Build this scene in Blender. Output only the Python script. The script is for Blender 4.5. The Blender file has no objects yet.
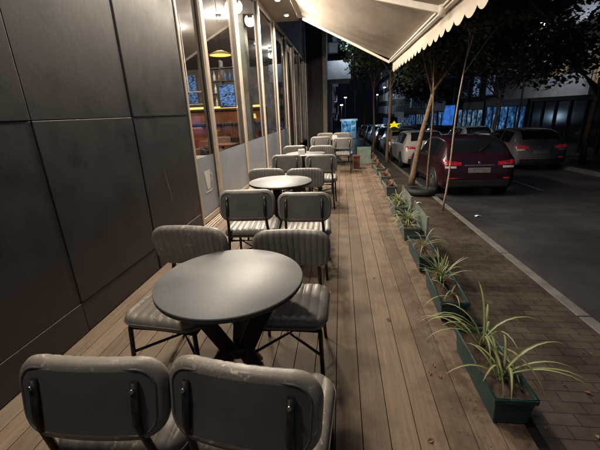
import bpy, bmesh, math, random
from mathutils import Vector, Matrix
random.seed(7)
sc = bpy.context.scene
COL = sc.collection
PI = math.pi
SLOPE = .033
def zroad(y): return -.45 - SLOPE*y          # the street falls gently away
def zwalk(y): return zroad(y) + .13
TILT = -math.atan(SLOPE)

# ------------------------------------------------------------------ mesh builder
class MB:
    def __init__(s): s.v = []; s.f = []; s.mi = []; s.sm = []
    def add(s, vs, fs, mi=0, smooth=False, M=None):
        o = len(s.v)
        for p in vs:
            p = Vector(p)
            s.v.append(M @ p if M is not None else p)
        for f in fs:
            s.f.append([i+o for i in f]); s.mi.append(mi); s.sm.append(smooth)
        return s
    def box(s, x0, x1, y0, y1, z0, z1, mi=0, M=None):
        v = [(x0,y0,z0),(x1,y0,z0),(x1,y1,z0),(x0,y1,z0),(x0,y0,z1),(x1,y0,z1),(x1,y1,z1),(x0,y1,z1)]
        f = [(0,3,2,1),(4,5,6,7),(0,1,5,4),(1,2,6,5),(2,3,7,6),(3,0,4,7)]
        return s.add(v, f, mi, False, M)
    def bar(s, a, b, w, t, up=(0,0,1), mi=0):
        a, b = Vector(a), Vector(b); d = (b-a).normalized(); u = Vector(up)
        if abs(d.dot(u)) > .98: u = Vector((0,1,0))
        x = d.cross(u).normalized(); y = x.cross(d).normalized()
        v = []
        for p in (a, b):
            for sx, sy in ((-1,-1),(1,-1),(1,1),(-1,1)): v.append(p + x*sx*w/2 + y*sy*t/2)
        return s.add(v, [(0,1,2,3),(7,6,5,4),(0,4,5,1),(1,5,6,2),(2,6,7,3),(3,7,4,0)], mi)
    def tube(s, pts, r, n=10, mi=0, cap=True, closed=False):
        pts = [Vector(p) for p in pts]; N = len(pts)
        rs = r if isinstance(r, (list, tuple)) else [r]*N
        vs = []; nrm = None
        for i, p in enumerate(pts):
            a = pts[i-1] if (i > 0 or closed) else pts[i]; b = pts[(i+1) % N] if (i < N-1 or closed) else pts[i]
            d = (b-a).normalized()
            if nrm is None:
                nrm = d.cross(Vector((0,0,1)))
                if nrm.length < .05: nrm = d.cross(Vector((0,1,0)))
            nrm = (nrm - d*nrm.dot(d)).normalized(); bi = d.cross(nrm)
            for k in range(n):
                t = 2*PI*k/n; vs.append(p + (nrm*math.cos(t) + bi*math.sin(t))*rs[i])
        fs = []
        for i in range(N if closed else N-1):
            j = (i+1) % N
            for k in range(n): fs.append((i*n+k, i*n+(k+1)%n, j*n+(k+1)%n, j*n+k))
        s.add(vs, fs, mi, True)
        if cap and not closed:
            o = len(s.v) - N*n
            s.f.append([o+k for k in range(n)][::-1]); s.mi.append(mi); s.sm.append(False)
            s.f.append([o+(N-1)*n+k for k in range(n)]); s.mi.append(mi); s.sm.append(False)
        return s
    def lathe(s, prof, n=40, mi=0, M=None, smooth=True):
        vs = []; fs = []
        for r, z in prof:
            for k in range(n):
                t = 2*PI*k/n; vs.append((r*math.cos(t), r*math.sin(t), z))
        for i in range(len(prof)-1):
            for k in range(n): fs.append((i*n+k, i*n+(k+1)%n, (i+1)*n+(k+1)%n, (i+1)*n+k))
        fs.append(tuple(range(n))[::-1]); fs.append(tuple((len(prof)-1)*n+k for k in range(n)))
        return s.add(vs, fs, mi, smooth, M)
    def build(s, name, mats, parent=None, bevel=0, bseg=2, merge=0, loc=None):
        me = bpy.data.meshes.new(name)
        me.from_pydata([tuple(v) for v in s.v], [], s.f)
        for m in (mats if isinstance(mats, (list, tuple)) else [mats]): me.materials.append(m)
        for p, mi, sm in zip(me.polygons, s.mi, s.sm): p.material_index = mi; p.use_smooth = sm
        if merge:
            bm = bmesh.new(); bm.from_mesh(me); bmesh.ops.remove_doubles(bm, verts=bm.verts, dist=merge); bm.to_mesh(me); bm.free()
        me.update()
        o = bpy.data.objects.new(name, me); COL.objects.link(o)
        if parent is not None: o.parent = parent
        if loc is not None: o.location = loc
        if bevel:
            b = o.modifiers.new('edge', 'BEVEL'); b.width = bevel; b.segments = bseg; b.limit_method = 'ANGLE'; b.angle_limit = .7
        return o

def tag(o, label=None, cat=None, group=None, kind=None):
    if label: o['label'] = label
    if cat: o['category'] = cat
    if group: o['group'] = group
    if kind: o['kind'] = kind
    return o
def empty(name, loc=(0,0,0), rz=0, label=None, cat=None, group=None):
    o = bpy.data.objects.new(name, None); COL.objects.link(o); o.location = loc; o.rotation_euler = (0,0,rz); o.empty_display_size = .1
    return tag(o, label, cat, group)
def copy_tree(o, parent=None):
    c = o.copy(); COL.objects.link(c); c.parent = parent
    for ch in list(o.children): copy_tree(ch, c)
    return c

# ------------------------------------------------------------------ materials
class NT:
    def __init__(s, name):
        s.m = bpy.data.materials.new(name); s.m.use_nodes = True; s.t = s.m.node_tree
        s.t.nodes.clear(); s.out = s.n('ShaderNodeOutputMaterial')
    def n(s, typ, **kw):
        nd = s.t.nodes.new(typ)
        for k, v in kw.items():
            if k in nd.inputs.keys(): nd.inputs[k].default_value = v
            else: setattr(nd, k, v)
        return nd
    def l(s, a, b): s.t.links.new(a, b)
    def coord(s, kind='Object', scale=(1,1,1), rnd=False):
        c = s.n('ShaderNodeTexCoord'); mp = s.n('ShaderNodeMapping'); mp.inputs['Scale'].default_value = scale
        s.l(c.outputs[kind], mp.inputs['Vector'])
        if rnd:
            oi = s.n('ShaderNodeObjectInfo'); ml = s.n('ShaderNodeMath', operation='MULTIPLY'); ml.inputs[1].default_value = 37.
            s.l(oi.outputs['Random'], ml.inputs[0]); s.l(ml.outputs[0], mp.inputs['Location'])
        return mp.outputs['Vector']
    def noise(s, vec, scale, detail=4, rough=.55):
        nd = s.n('ShaderNodeTexNoise'); nd.inputs['Scale'].default_value = scale; nd.inputs['Detail'].default_value = detail; nd.inputs['Roughness'].default_value = rough
        s.l(vec, nd.inputs['Vector']); return nd.outputs['Fac']
    def ramp(s, fac, *stops):
        r = s.n('ShaderNodeValToRGB'); e = r.color_ramp.elements
        while len(e) < len(stops): e.new(.5)
        for el, (p, c) in zip(e, stops): el.position = p; el.color = (*c, 1) if len(c) == 3 else c
        s.l(fac, r.inputs['Fac']); return r.outputs['Color']
    def mix(s, fac, a, b, blend='MIX'):
        m = s.n('ShaderNodeMix', data_type='RGBA', blend_type=blend)
        for val, sock in ((fac, m.inputs[0]), (a, m.inputs[6]), (b, m.inputs[7])):
            if hasattr(val, 'links'): s.l(val, sock)
            elif isinstance(val, (int, float)): sock.default_value = val
            else: sock.default_value = (*val, 1)
        return m.outputs[2]
    def math(s, op, a, b=None):
        m = s.n('ShaderNodeMath', operation=op)
        for val, sock in ((a, m.inputs[0]), (b, m.inputs[1])):
            if val is None: continue
            if hasattr(val, 'links'): s.l(val, sock)
            else: sock.default_value = val
        return m.outputs[0]
    def bsdf(s, color, rough=.6, bump=None, bstr=.2, bdist=.01, **kw):
        b = s.n('ShaderNodeBsdfPrincipled')
        for val, k in ((color, 'Base Color'), (rough, 'Roughness')):
            if hasattr(val, 'links'): s.l(val, b.inputs[k])
            elif isinstance(val, (int, float)): b.inputs[k].default_value = val
            else: b.inputs[k].default_value = (*val, 1)
        for k, v in kw.items(): b.inputs[k.replace('_', ' ')].default_value = v
        if bump is not None:
            bn = s.n('ShaderNodeBump'); bn.inputs['Strength'].default_value = bstr; bn.inputs['Distance'].default_value = bdist
            s.l(bump, bn.inputs['Height']); s.l(bn.outputs[0], b.inputs['Normal'])
        s.l(b.outputs[0], s.out.inputs['Surface']); return b

def plain(name, c, rough=.6, var=.25, scale=8, bstr=.1, rnd=False, **kw):
    t = NT(name); v = t.coord(rnd=rnd); f = t.noise(v, scale, 5)
    lo = tuple(x*(1-var) for x in c); hi = tuple(min(1, x*(1+var)) for x in c)
    t.bsdf(t.ramp(f, (.3, lo), (.7, hi)), rough, t.noise(v, scale*6, 3), bstr, .004, **kw); return t.m
def emit(name, c, st, var=0, scale=3):
    t = NT(name); e = t.n('ShaderNodeEmission'); e.inputs['Strength'].default_value = st
    if var:
        v = t.coord(); f = t.noise(v, scale, 4); t.l(t.ramp(f, (.3, tuple(x*(1-var) for x in c)), (.7, c)), e.inputs['Color'])
    else: e.inputs['Color'].default_value = (*c, 1)
    t.l(e.outputs[0], t.out.inputs['Surface']); return t.m

M = {}
# worn ribbed leather
def leather(name, base, worn, amt):
    t = NT(name); v = t.coord(rnd=True)
    c = t.ramp(t.noise(v, 5, 6, .6), (.3, tuple(x*.72 for x in base)), (.7, tuple(x*1.2 for x in base)))
    vo = t.n('ShaderNodeTexVoronoi', feature='DISTANCE_TO_EDGE'); vo.inputs['Scale'].default_value = 38
    w = t.n('ShaderNodeMix', data_type='RGBA'); w.inputs[0].default_value = .06
    nz = t.n('ShaderNodeTexNoise'); nz.inputs['Scale'].default_value = 14; t.l(v, nz.inputs['Vector']); t.l(v, w.inputs[6]); t.l(nz.outputs['Color'], w.inputs[7]); t.l(w.outputs[2], vo.inputs['Vector'])
    crack = t.ramp(vo.outputs['Distance'], (.02, (1,1,1)), (.07, (0,0,0)))
    patch = t.ramp(t.noise(v, 6.5, 7, .7), (.60-amt, (0,0,0)), (.70-amt, (1,1,1)))
    fleck = t.ramp(t.noise(v, 45, 4, .6), (.57, (0,0,0)), (.64, (1,1,1)))
    cr = t.math('MULTIPLY', t.math('MAXIMUM', t.math('MULTIPLY', crack, .15), fleck), patch)
    col = t.mix(cr, c, worn)
    hgt = t.math('ADD', t.noise(v, 120, 3), t.math('MULTIPLY', cr, -1.5))
    t.bsdf(col, t.ramp(t.noise(v, 9, 4), (.3, (.34,)*3), (.7, (.6,)*3)), hgt, .22, .002, Specular_IOR_Level=.5); return t.m
M['leather'] = leather('worn_leather', (.215,.205,.195), (.46,.40,.33), 0)
M['leather_worn'] = leather('cracked_leather', (.19,.175,.158), (.50,.43,.35), .13)
M['leather_back'] = plain('back_panel_vinyl', (.082,.081,.080), .55, .2, 6, .15, rnd=True)
M['black_metal'] = plain('black_painted_metal', (.012,.012,.013), .38, .3, 20, .08)
M['bolt'] = plain('bolt_steel', (.45,.44,.42), .3, .1, 30, .05, Metallic=1.)

# dark laminate table top with faint brushing and wipe marks
t = NT('dark_table_laminate'); v = t.coord(rnd=True); v2 = t.coord(scale=(2.2,40,1))
g = t.noise(v2, 3, 4); n2 = t.noise(v, 4.5, 6, .65)
t.bsdf(t.ramp(n2, (.3, (.125,.13,.14)), (.7, (.175,.18,.187))), t.ramp(t.math('ADD', t.math('MULTIPLY', g, .35), t.math('MULTIPLY', n2, .65)), (.3, (.46,)*3), (.7, (.62,)*3)), g, .03, .002, Specular_IOR_Level=.6, Metallic=.28)
M['table_top'] = t.m
M['table_edge'] = plain('table_edge_black', (.015,.015,.016), .5)

# decking: boards of 13.1 cm along Y
BW = .131; BX0 = -.03
t = NT('deck_boards'); cc = t.n('ShaderNodeTexCoord'); sp = t.n('ShaderNodeSeparateXYZ'); t.l(cc.outputs['Object'], sp.inputs[0])
bi = t.math('FLOOR', t.math('DIVIDE', t.math('SUBTRACT', sp.outputs['X'], BX0), BW))
wn = t.n('ShaderNodeTexWhiteNoise', noise_dimensions='1D'); t.l(bi, wn.inputs['W'])
cb = t.n('ShaderNodeCombineXYZ'); t.l(t.math('MULTIPLY', sp.outputs['X'], 30.), cb.inputs['X']); t.l(t.math('ADD', t.math('MULTIPLY', sp.outputs['Y'], 1.3), t.math('MULTIPLY', bi, 7.3)), cb.inputs['Y']); t.l(bi, cb.inputs['Z'])
grain = t.noise(cb.outputs[0], 2.2, 7, .62)
base = t.ramp(grain, (.28, (.106,.077,.054)), (.5, (.152,.112,.080)), (.74, (.196,.149,.109)))
tint = t.ramp(wn.outputs['Value'], (0., (.80,.80,.80)), (1., (1.14,1.12,1.10)))
col = t.mix(1., base, tint, 'MULTIPLY')
v = t.coord()
dirt = t.ramp(t.noise(v, 2.1, 8, .68), (.47, (0,0,0)), (.66, (1,1,1)))
col = t.mix(t.math('MULTIPLY', dirt, .65), col, (.075,.052,.038))
spk = t.ramp(t.noise(v, 34, 5, .7), (.63, (0,0,0)), (.72, (1,1,1)))
col = t.mix(t.math('MULTIPLY', spk, .5), col, (.06,.042,.03))
# soil spilled along the planters
mr = t.n('ShaderNodeMapRange'); mr.inputs['From Min'].default_value = .36; mr.inputs['From Max'].default_value = .74; t.l(sp.outputs['X'], mr.inputs['Value'])
soilm = t.ramp(t.noise(v, 4.2, 8, .72), (.47, (0,0,0)), (.57, (1,1,1)))
sm_ = t.math('MULTIPLY', t.math('MULTIPLY', soilm, mr.outputs[0]), .8)
col = t.mix(sm_, col, (.062,.032,.02))
fu = t.math('FRACT', t.math('DIVIDE', t.math('SUBTRACT', sp.outputs['X'], BX0), BW)); fu = t.math('MULTIPLY', t.math('SUBTRACT', t.math('ABSOLUTE', t.math('SUBTRACT', fu, .5)), .33), BW)
fv = t.math('MULTIPLY', t.math('SUBTRACT', t.math('FRACT', t.math('DIVIDE', t.math('ADD', sp.outputs['Y'], t.math('MULTIPLY', wn.outputs['Value'], .006)), .46)), .5), .46)
dd = t.math('SQRT', t.math('ADD', t.math('MULTIPLY', fu, fu), t.math('MULTIPLY', fv, fv)))
col = t.mix(t.math('MULTIPLY', t.math('LESS_THAN', dd, .0034), .75), col, (.035,.028,.022))
pale = t.ramp(t.noise(v, 1.3, 5, .6), (.55, (0,0,0)), (.75, (1,1,1)))
col = t.mix(t.math('MULTIPLY', pale, .25), col, (.30,.25,.20))
t.bsdf(col, t.ramp(grain, (.3, (.62,)*3), (.7, (.78,)*3)), t.math('ADD', grain, t.math('MULTIPLY', t.noise(v, 60, 4), .4)), .35, .004, Specular_IOR_Level=.3)
M['deck'] = t.m
M['dark'] = plain('deck_underside', (.012,.010,.008), .9)

# dark stone cladding
t = NT('charcoal_stone'); v = t.coord()
n1 = t.noise(v, 3.2, 8, .68); n2 = t.noise(v, 26, 6, .7)
c = t.ramp(n1, (.3, (.013,.0135,.017)), (.7, (.028,.028,.034)))
c = t.mix(t.math('MULTIPLY', t.ramp(n2, (.55, (0,0,0)), (.75, (1,1,1))), .35), c, (.050,.050,.055))
vs = t.coord(scale=(2,9,.55)); sc_ = t.ramp(t.noise(vs, 5, 5, .75), (.70, (0,0,0)), (.72, (1,1,1)))
c = t.mix(t.math('MULTIPLY', sc_, .45), c, (.22,.21,.21))
spz = t.n('ShaderNodeSeparateXYZ'); t.l(v, spz.inputs[0])
mg = t.n('ShaderNodeMapRange'); mg.inputs['From Min'].default_value = .55; mg.inputs['From Max'].default_value = .0; t.l(t.math('ADD', spz.outputs['Z'], t.math('MULTIPLY', n1, -.35)), mg.inputs['Value'])
c = t.mix(t.math('MULTIPLY', mg.outputs[0], .55), c, (.060,.053,.046))
dr = t.ramp(t.noise(t.coord(scale=(1,14,.35)), 2.2, 6, .7), (.55, (0,0,0)), (.72, (1,1,1)))
c = t.mix(t.math('MULTIPLY', dr, .35), c, (.012,.012,.014))
t.bsdf(c, t.ramp(n1, (.3, (.40,)*3), (.7, (.66,)*3)), t.math('ADD', n2, t.math('MULTIPLY', n1, 2)), .16, .005)
M['stone'] = t.m
M['joint'] = plain('stone_joint', (.006,.006,.007), .9)
M['cream_metal'] = plain('cream_aluminium', (.50,.43,.36), .42, .12, 5, .08)
M['cream_dark'] = plain('window_gasket', (.05,.042,.036), .6)
M['render_grey'] = plain('grey_render', (.18,.175,.17), .85, .25, 2, .2)
M['soffit'] = plain('soffit_paint', (.30,.27,.24), .8, .1, 3, .08)

# glass: clear with a fresnel reflection
def glass(name, tint, boost, base=0., rough=0.0):
    t = NT(name); tr = t.n('ShaderNodeBsdfTransparent'); tr.inputs['Color'].default_value = (*tint, 1)
    gl = t.n('ShaderNodeBsdfGlossy'); gl.inputs['Roughness'].default_value = rough
    fr = t.n('ShaderNodeFresnel'); fr.inputs['IOR'].default_value = 1.5
    f = t.math('MINIMUM', t.math('ADD', t.math('MULTIPLY', fr.outputs[0], boost), base), .92)
    vn = t.noise(t.coord(), 1.1, 2); bn = t.n('ShaderNodeBump'); bn.inputs['Strength'].default_value = .015; bn.inputs['Distance'].default_value = .05; t.l(vn, bn.inputs['Height']); t.l(bn.outputs[0], gl.inputs['Normal'])
    mx = t.n('ShaderNodeMixShader'); t.l(f, mx.inputs[0]); t.l(tr.outputs[0], mx.inputs[1]); t.l(gl.outputs[0], mx.inputs[2])
    t.l(mx.outputs[0], t.out.inputs['Surface']); return t.m
M['glass'] = glass('shop_glass', (.88,.90,.90), 1.15, .01)
M['screen_glass'] = glass('low_screen_glass', (.62,.76,.70), 1.6, .10, .12)
M['car_glass'] = plain('car_window', (.010,.011,.013), .08, .1, 2, .0, Specular_IOR_Level=.7)
# frosted film
t = NT('frosted_film'); v = t.coord()
c = t.ramp(t.noise(v, 2.5, 5, .6), (.3, (.43,.49,.58)), (.7, (.50,.56,.65)))
d = t.n('ShaderNodeBsdfDiffuse'); tl = t.n('ShaderNodeBsdfTranslucent'); gl = t.n('ShaderNodeBsdfGlossy'); gl.inputs['Roughness'].default_value = .3
t.l(c, d.inputs['Color']); t.l(c, tl.inputs['Color'])
m1 = t.n('ShaderNodeMixShader'); m1.inputs[0].default_value = .45; t.l(d.outputs[0], m1.inputs[1]); t.l(tl.outputs[0], m1.inputs[2])
m2 = t.n('ShaderNodeMixShader'); fr = t.n('ShaderNodeFresnel'); fr.inputs['IOR'].default_value = 1.45; t.l(fr.outputs[0], m2.inputs[0]); t.l(m1.outputs[0], m2.inputs[1]); t.l(gl.outputs[0], m2.inputs[2])
t.l(m2.outputs[0], t.out.inputs['Surface']); M['film'] = t.m
M['sticker'] = plain('white_sticker', (.72,.70,.68), .6, .05)

# awning cloth: woven, sagging, stained in streaks, lets some light through
t = NT('awning_cloth'); v = t.coord(scale=(1,.35,1)); vv = t.coord()
st = t.noise(v, 2.6, 6, .62); fine = t.noise(t.coord(scale=(1,9,1)), 6, 3)
c = t.ramp(st, (.25, (.40,.345,.285)), (.55, (.52,.46,.385)), (.8, (.58,.52,.44)))
c = t.mix(t.math('MULTIPLY', fine, .22), c, (.33,.29,.245))
d = t.bsdf(c, .85, t.noise(t.coord(scale=(1,3,1)), 3.2, 3), .25, .03)
tl = t.n('ShaderNodeBsdfTranslucent'); t.l(c, tl.inputs['Color'])
m1 = t.n('ShaderNodeMixShader'); m1.inputs[0].default_value = .15; t.l(d.outputs[0], m1.inputs[1]); t.l(tl.outputs[0], m1.inputs[2]); t.l(m1.outputs[0], t.out.inputs['Surface'])
M['awning'] = t.m
M['awning_bar'] = plain('awning_white_bar', (.62,.57,.50), .45, .1, 6, .06)

# street surfaces
t = NT('pavement_tiles'); v = t.coord()
br = t.n('ShaderNodeTexBrick'); br.offset = .5; br.inputs['Scale'].default_value = 2.6; br.inputs['Mortar Size'].default_value = .012
br.inputs['Color1'].default_value = (.060,.046,.034,1); br.inputs['Color2'].default_value = (.082,.064,.050,1); br.inputs['Mortar'].default_value = (.028,.024,.02,1); t.l(v, br.inputs['Vector'])
n1 = t.noise(v, 1.6, 8, .7)
c = t.mix(1., br.outputs['Color'], t.ramp(n1, (.3, (.55,.55,.55)), (.7, (1.15,1.15,1.15))), 'MULTIPLY')
t.bsdf(c, t.ramp(n1, (.35, (.25,)*3), (.6, (.6,)*3)), t.math('ADD', br.outputs['Fac'], t.math('MULTIPLY', t.noise(v, 40, 4), -.8)), .3, .006)
M['walk'] = t.m
t = NT('asphalt'); v = t.coord(); n1 = t.noise(v, .7, 6, .6)
t.bsdf(t.ramp(n1, (.3, (.030,.030,.033)), (.7, (.055,.054,.056))), t.ramp(n1, (.35, (.28,)*3), (.65, (.62,)*3)), t.noise(v, 90, 3), .4, .006)
M['asphalt'] = t.m
M['kerb'] = plain('kerb_concrete', (.13,.125,.12), .8, .3, 4, .3)
M['line'] = plain('road_paint', (.55,.55,.52), .7, .2, 9)
M['ground'] = plain('far_ground', (.03,.03,.03), .9)

# plants
M['bark'] = plain('brown_bark', (.17,.115,.075), .9, .45, 14, .6)
M['bark_pale'] = plain('pale_bark', (.30,.25,.20), .85, .3, 16, .5)
def leafmat(name, a, b):
    t = NT(name); oi = t.coord(); f = t.noise(oi, 1.4, 3)
    c = t.ramp(f, (.3, a), (.7, b)); bs = t.bsdf(c, .55)
    tl = t.n('ShaderNodeBsdfTranslucent'); t.l(c, tl.inputs['Color']); m1 = t.n('ShaderNodeMixShader'); m1.inputs[0].default_value = .3
    t.l(bs.outputs[0], m1.inputs[1]); t.l(tl.outputs[0], m1.inputs[2]); t.l(m1.outputs[0], t.out.inputs['Surface']); return t.m
M['leaf'] = leafmat('tree_leaf', (.022,.036,.016), (.055,.075,.030))
M['leaf2'] = leafmat('tree_leaf_olive', (.035,.045,.022), (.075,.085,.040))
M['blade_green'] = leafmat('spider_leaf_green', (.10,.15,.045), (.19,.24,.08))
M['blade_cream'] = leafmat('spider_leaf_cream', (.40,.40,.22), (.52,.50,.30))
M['blade_dry'] = leafmat('dry_leaf', (.15,.085,.05), (.26,.15,.08))
M['blade_dry2'] = leafmat('red_leaf', (.12,.05,.03), (.20,.08,.045))
M['soil'] = plain('potting_soil', (.050,.030,.021), .95, .6, 40, .9)
M['trough_green'] = plain('dark_green_plastic', (.022,.060,.058), .5, .25, 7, .12)
M['trough_grey'] = plain('faded_grey_green_plastic', (.10,.125,.12), .55, .25, 7, .12)
M['trough_rim'] = plain('worn_plastic_rim', (.20,.22,.21), .55, .3, 9, .12)
M['terracotta'] = plain('red_brown_clay', (.12,.045,.032), .75, .3, 9, .2)
M['white_plastic'] = plain('white_plastic', (.75,.74,.72), .45, .05)
M['rubber'] = plain('black_rubber', (.012,.012,.013), .7, .3, 10, .3)
M['paper'] = plain('white_paper', (.7,.7,.68), .8, .08)

# ------------------------------------------------------------------ camera
fpx, VPx, VPy = 340., 341., 109.5
D = Vector((VPx-300, VPy-225, fpx)).normalized()
V = Vector((43, 1033, fpx)); V = (V - D*V.dot(D)).normalized()
R = V.cross(D)
R = -R if R.x < 0 else R
rows = (R, D, -V)                                   # world axis = row . image(x right, y down, z forward)
W = Matrix([[r.x, -r.y, -r.z] for r in rows])       # columns: camera right, up, back
cam = bpy.data.cameras.new('camera'); camo = bpy.data.objects.new('camera', cam); COL.objects.link(camo)
camo.matrix_world = Matrix.Translation((0,0,1.49)) @ W.to_4x4()
cam.sensor_fit = 'HORIZONTAL'; cam.sensor_width = 36; cam.lens = 36*fpx/600; cam.clip_start = .05; cam.clip_end = 600
sc.camera = camo

# ------------------------------------------------------------------ world, moonless night glow
w = bpy.data.worlds.new('World'); sc.world = w; w.use_nodes = True
nt = w.node_tree; bg = nt.nodes['Background']
sky = nt.nodes.new('ShaderNodeTexSky'); sky.sky_type = 'NISHITA'; sky.sun_disc = False
sky.sun_elevation = math.radians(4); sky.sun_rotation = math.radians(100); sky.air_density = 1.6; sky.ozone_density = 4
tn = nt.nodes.new('ShaderNodeMix'); tn.data_type = 'RGBA'; tn.blend_type = 'MULTIPLY'; tn.inputs[0].default_value = 1; tn.inputs[7].default_value = (.62,.74,1.0,1)
nt.links.new(sky.outputs[0], tn.inputs[6]); nt.links.new(tn.outputs[2], bg.inputs['Color']); bg.inputs['Strength'].default_value = .10
sl = bpy.data.lights.new('sun', 'SUN'); sl.energy = .03; sl.angle = math.radians(8); sl.color = (.75,.85,1)
so = bpy.data.objects.new('sun', sl); COL.objects.link(so); so.rotation_euler = (math.radians(62), 0, math.radians(80))

def point(name, loc, e, c, r=.05, parent=None):
    l = bpy.data.lights.new(name, 'POINT'); l.energy = e; l.color = c; l.shadow_soft_size = r
    o = bpy.data.objects.new(name, l); COL.objects.link(o); o.location = loc
    if parent: o.parent = parent
    return o
def spot(name, loc, e, c, ang, r=.05, rot=(0,0,0), blend=.6):
    l = bpy.data.lights.new(name, 'SPOT'); l.energy = e; l.color = c; l.shadow_soft_size = r; l.spot_size = math.radians(ang); l.spot_blend = blend
    o = bpy.data.objects.new(name, l); COL.objects.link(o); o.location = loc; o.rotation_euler = rot; return o
WARM = (1., .86, .69); COOL = (.62, .78, 1.)

# ------------------------------------------------------------------ setting: ground, pavement, road, deck
def sheet(name, x0, x1, y0, y1, zf, m, ny=30, dz=0):
    b = MB(); n = ny
    vs = []; fs = []
    for i in range(n+1):
        y = y0 + (y1-y0)*i/n; vs += [(x0,y,zf(y)+dz),(x1,y,zf(y)+dz)]
    for i in range(n): fs.append((2*i,2*i+1,2*i+3,2*i+2))
    b.add(vs, fs); o = b.build(name, m); o['kind'] = 'structure'; return o
sheet('ground', -250, 250, -60, 420, zroad, M['ground'], 4, -.3)
sheet('road', 2.3, 8.0, -20, 200, zroad, M['asphalt'])
sheet('pavement', -6, 2.18, -20, 200, zwalk, M['walk'])
sheet('far_pavement', 8.14, 11.2, -20, 200, zwalk, M['walk'])
for nm, x0, x1 in (('kerb', 2.18, 2.3), ('far_kerb', 8.0, 8.14)):
    b = MB(); n = 60
    for i in range(n):
        ya, yb = -5+i*1.6, -5+(i+1)*1.6-.012
        zt = .004
        b.add([(x0,ya,zroad(ya)-.1),(x1,ya,zroad(ya)-.1),(x1,yb,zroad(yb)-.1),(x0,yb,zroad(yb)-.1),(x0,ya,zwalk(ya)+zt),(x1,ya,zwalk(ya)+zt),(x1,yb,zwalk(yb)+zt),(x0,yb,zwalk(yb)+zt)],
              [(0,3,2,1),(4,5,6,7),(0,1,5,4),(1,2,6,5),(2,3,7,6),(3,0,4,7)])
    o = b.build(nm, M['kerb'], bevel=.012); o['kind'] = 'structure'
b = MB()
for i in range(26):
    ya = -4+i*4.5; yb = ya+2.2
    b.add([(5.25,ya,zroad(ya)+.004),(5.35,ya,zroad(ya)+.004),(5.35,yb,zroad(yb)+.004),(5.25,yb,zroad(yb)+.004)], [(0,1,2,3)])
o = b.build('road_markings', M['line']); o['kind'] = 'structure'
# deck boards
DX1, DY0, DY1 = .97, -2.2, 11.6
b = MB(); k0 = int((-1.93-BX0)//BW)+1; x = BX0 + k0*BW
while x + BW <= DX1 + .001:
    b.box(x+.0019, x+BW-.0019, DY0, DY1, -.026, 0.0); x += BW
deck = b.build('deck_floor', M['deck'], bevel=.0018, bseg=2); deck['kind'] = 'structure'
b = MB(); b.box(-1.93, .955, DY0+.01, DY1-.01, -1.0, -.032)
o = b.build('deck_platform', M['dark']); o['kind'] = 'structure'

# ------------------------------------------------------------------ the cafe building
XW = -1.95
cafe = empty('cafe_building', (XW, 4, 0), 0, 'dark stone and glass cafe front with cream window posts along the deck', 'building')
def part(b, name, m, parent=cafe, **kw):
    if parent is cafe: b.v = [p - Vector((XW,4,0)) for p in b.v]
    return b.build(name, m, parent, **kw)
# stone wall: big slabs with open joints, a back layer in the joints
b = MB(); b.box(-2.7, -1.915, -4, 4.165, -.4, 3.99); part(b, 'stone_joint', M['joint'])
b = MB()
ys = [-4, -2.35, -.9, .65, 1.95, 3.0, 4.17]; zs = [0.003, .24, 1.50, 2.76, 3.999]
for i in range(len(ys)-1):
    for j in range(len(zs)-1):
        g = .0035; ga = .026 if i == 5 else g
        b.box(-1.914, -1.862 + .004*((i*3+j) % 2), ys[i]+ga, ys[i+1]-g, zs[j]+.0015, zs[j+1]-.0015)
b.box(-2.1, -1.913, 4.167, 4.26, 0.003, 3.998)
part(b, 'stone_cladding', M['stone'], bevel=.004)
b = MB(); b.add([(-1.853,3.44,.74),(-1.853,3.452,.742),(-1.853,3.40,.985),(-1.853,3.397,.98)], [(0,1,2,3)]); b.add([(-1.853,3.452,.742),(-1.853,3.462,.60),(-1.853,3.468,.60),(-1.853,3.458,.742)], [(0,1,2,3)])
part(b, 'scratch', plain('pale_scratch', (.16,.155,.15), .8))
# overhanging upper floor
b = MB(); b.box(-9, -1.17, -4, 11.3, 4.06, 7.5); part(b, 'upper_wall', M['render_grey'])
b = MB(); b.box(-2.05, -1.20, -4, 11.25, 4.0, 4.058); part(b, 'soffit', M['soffit'])
b = MB(); b.box(-9, -1.9, 11.302, 20, 4.06, 9.5); part(b, 'rear_upper_wall', M['render_grey'])
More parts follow.
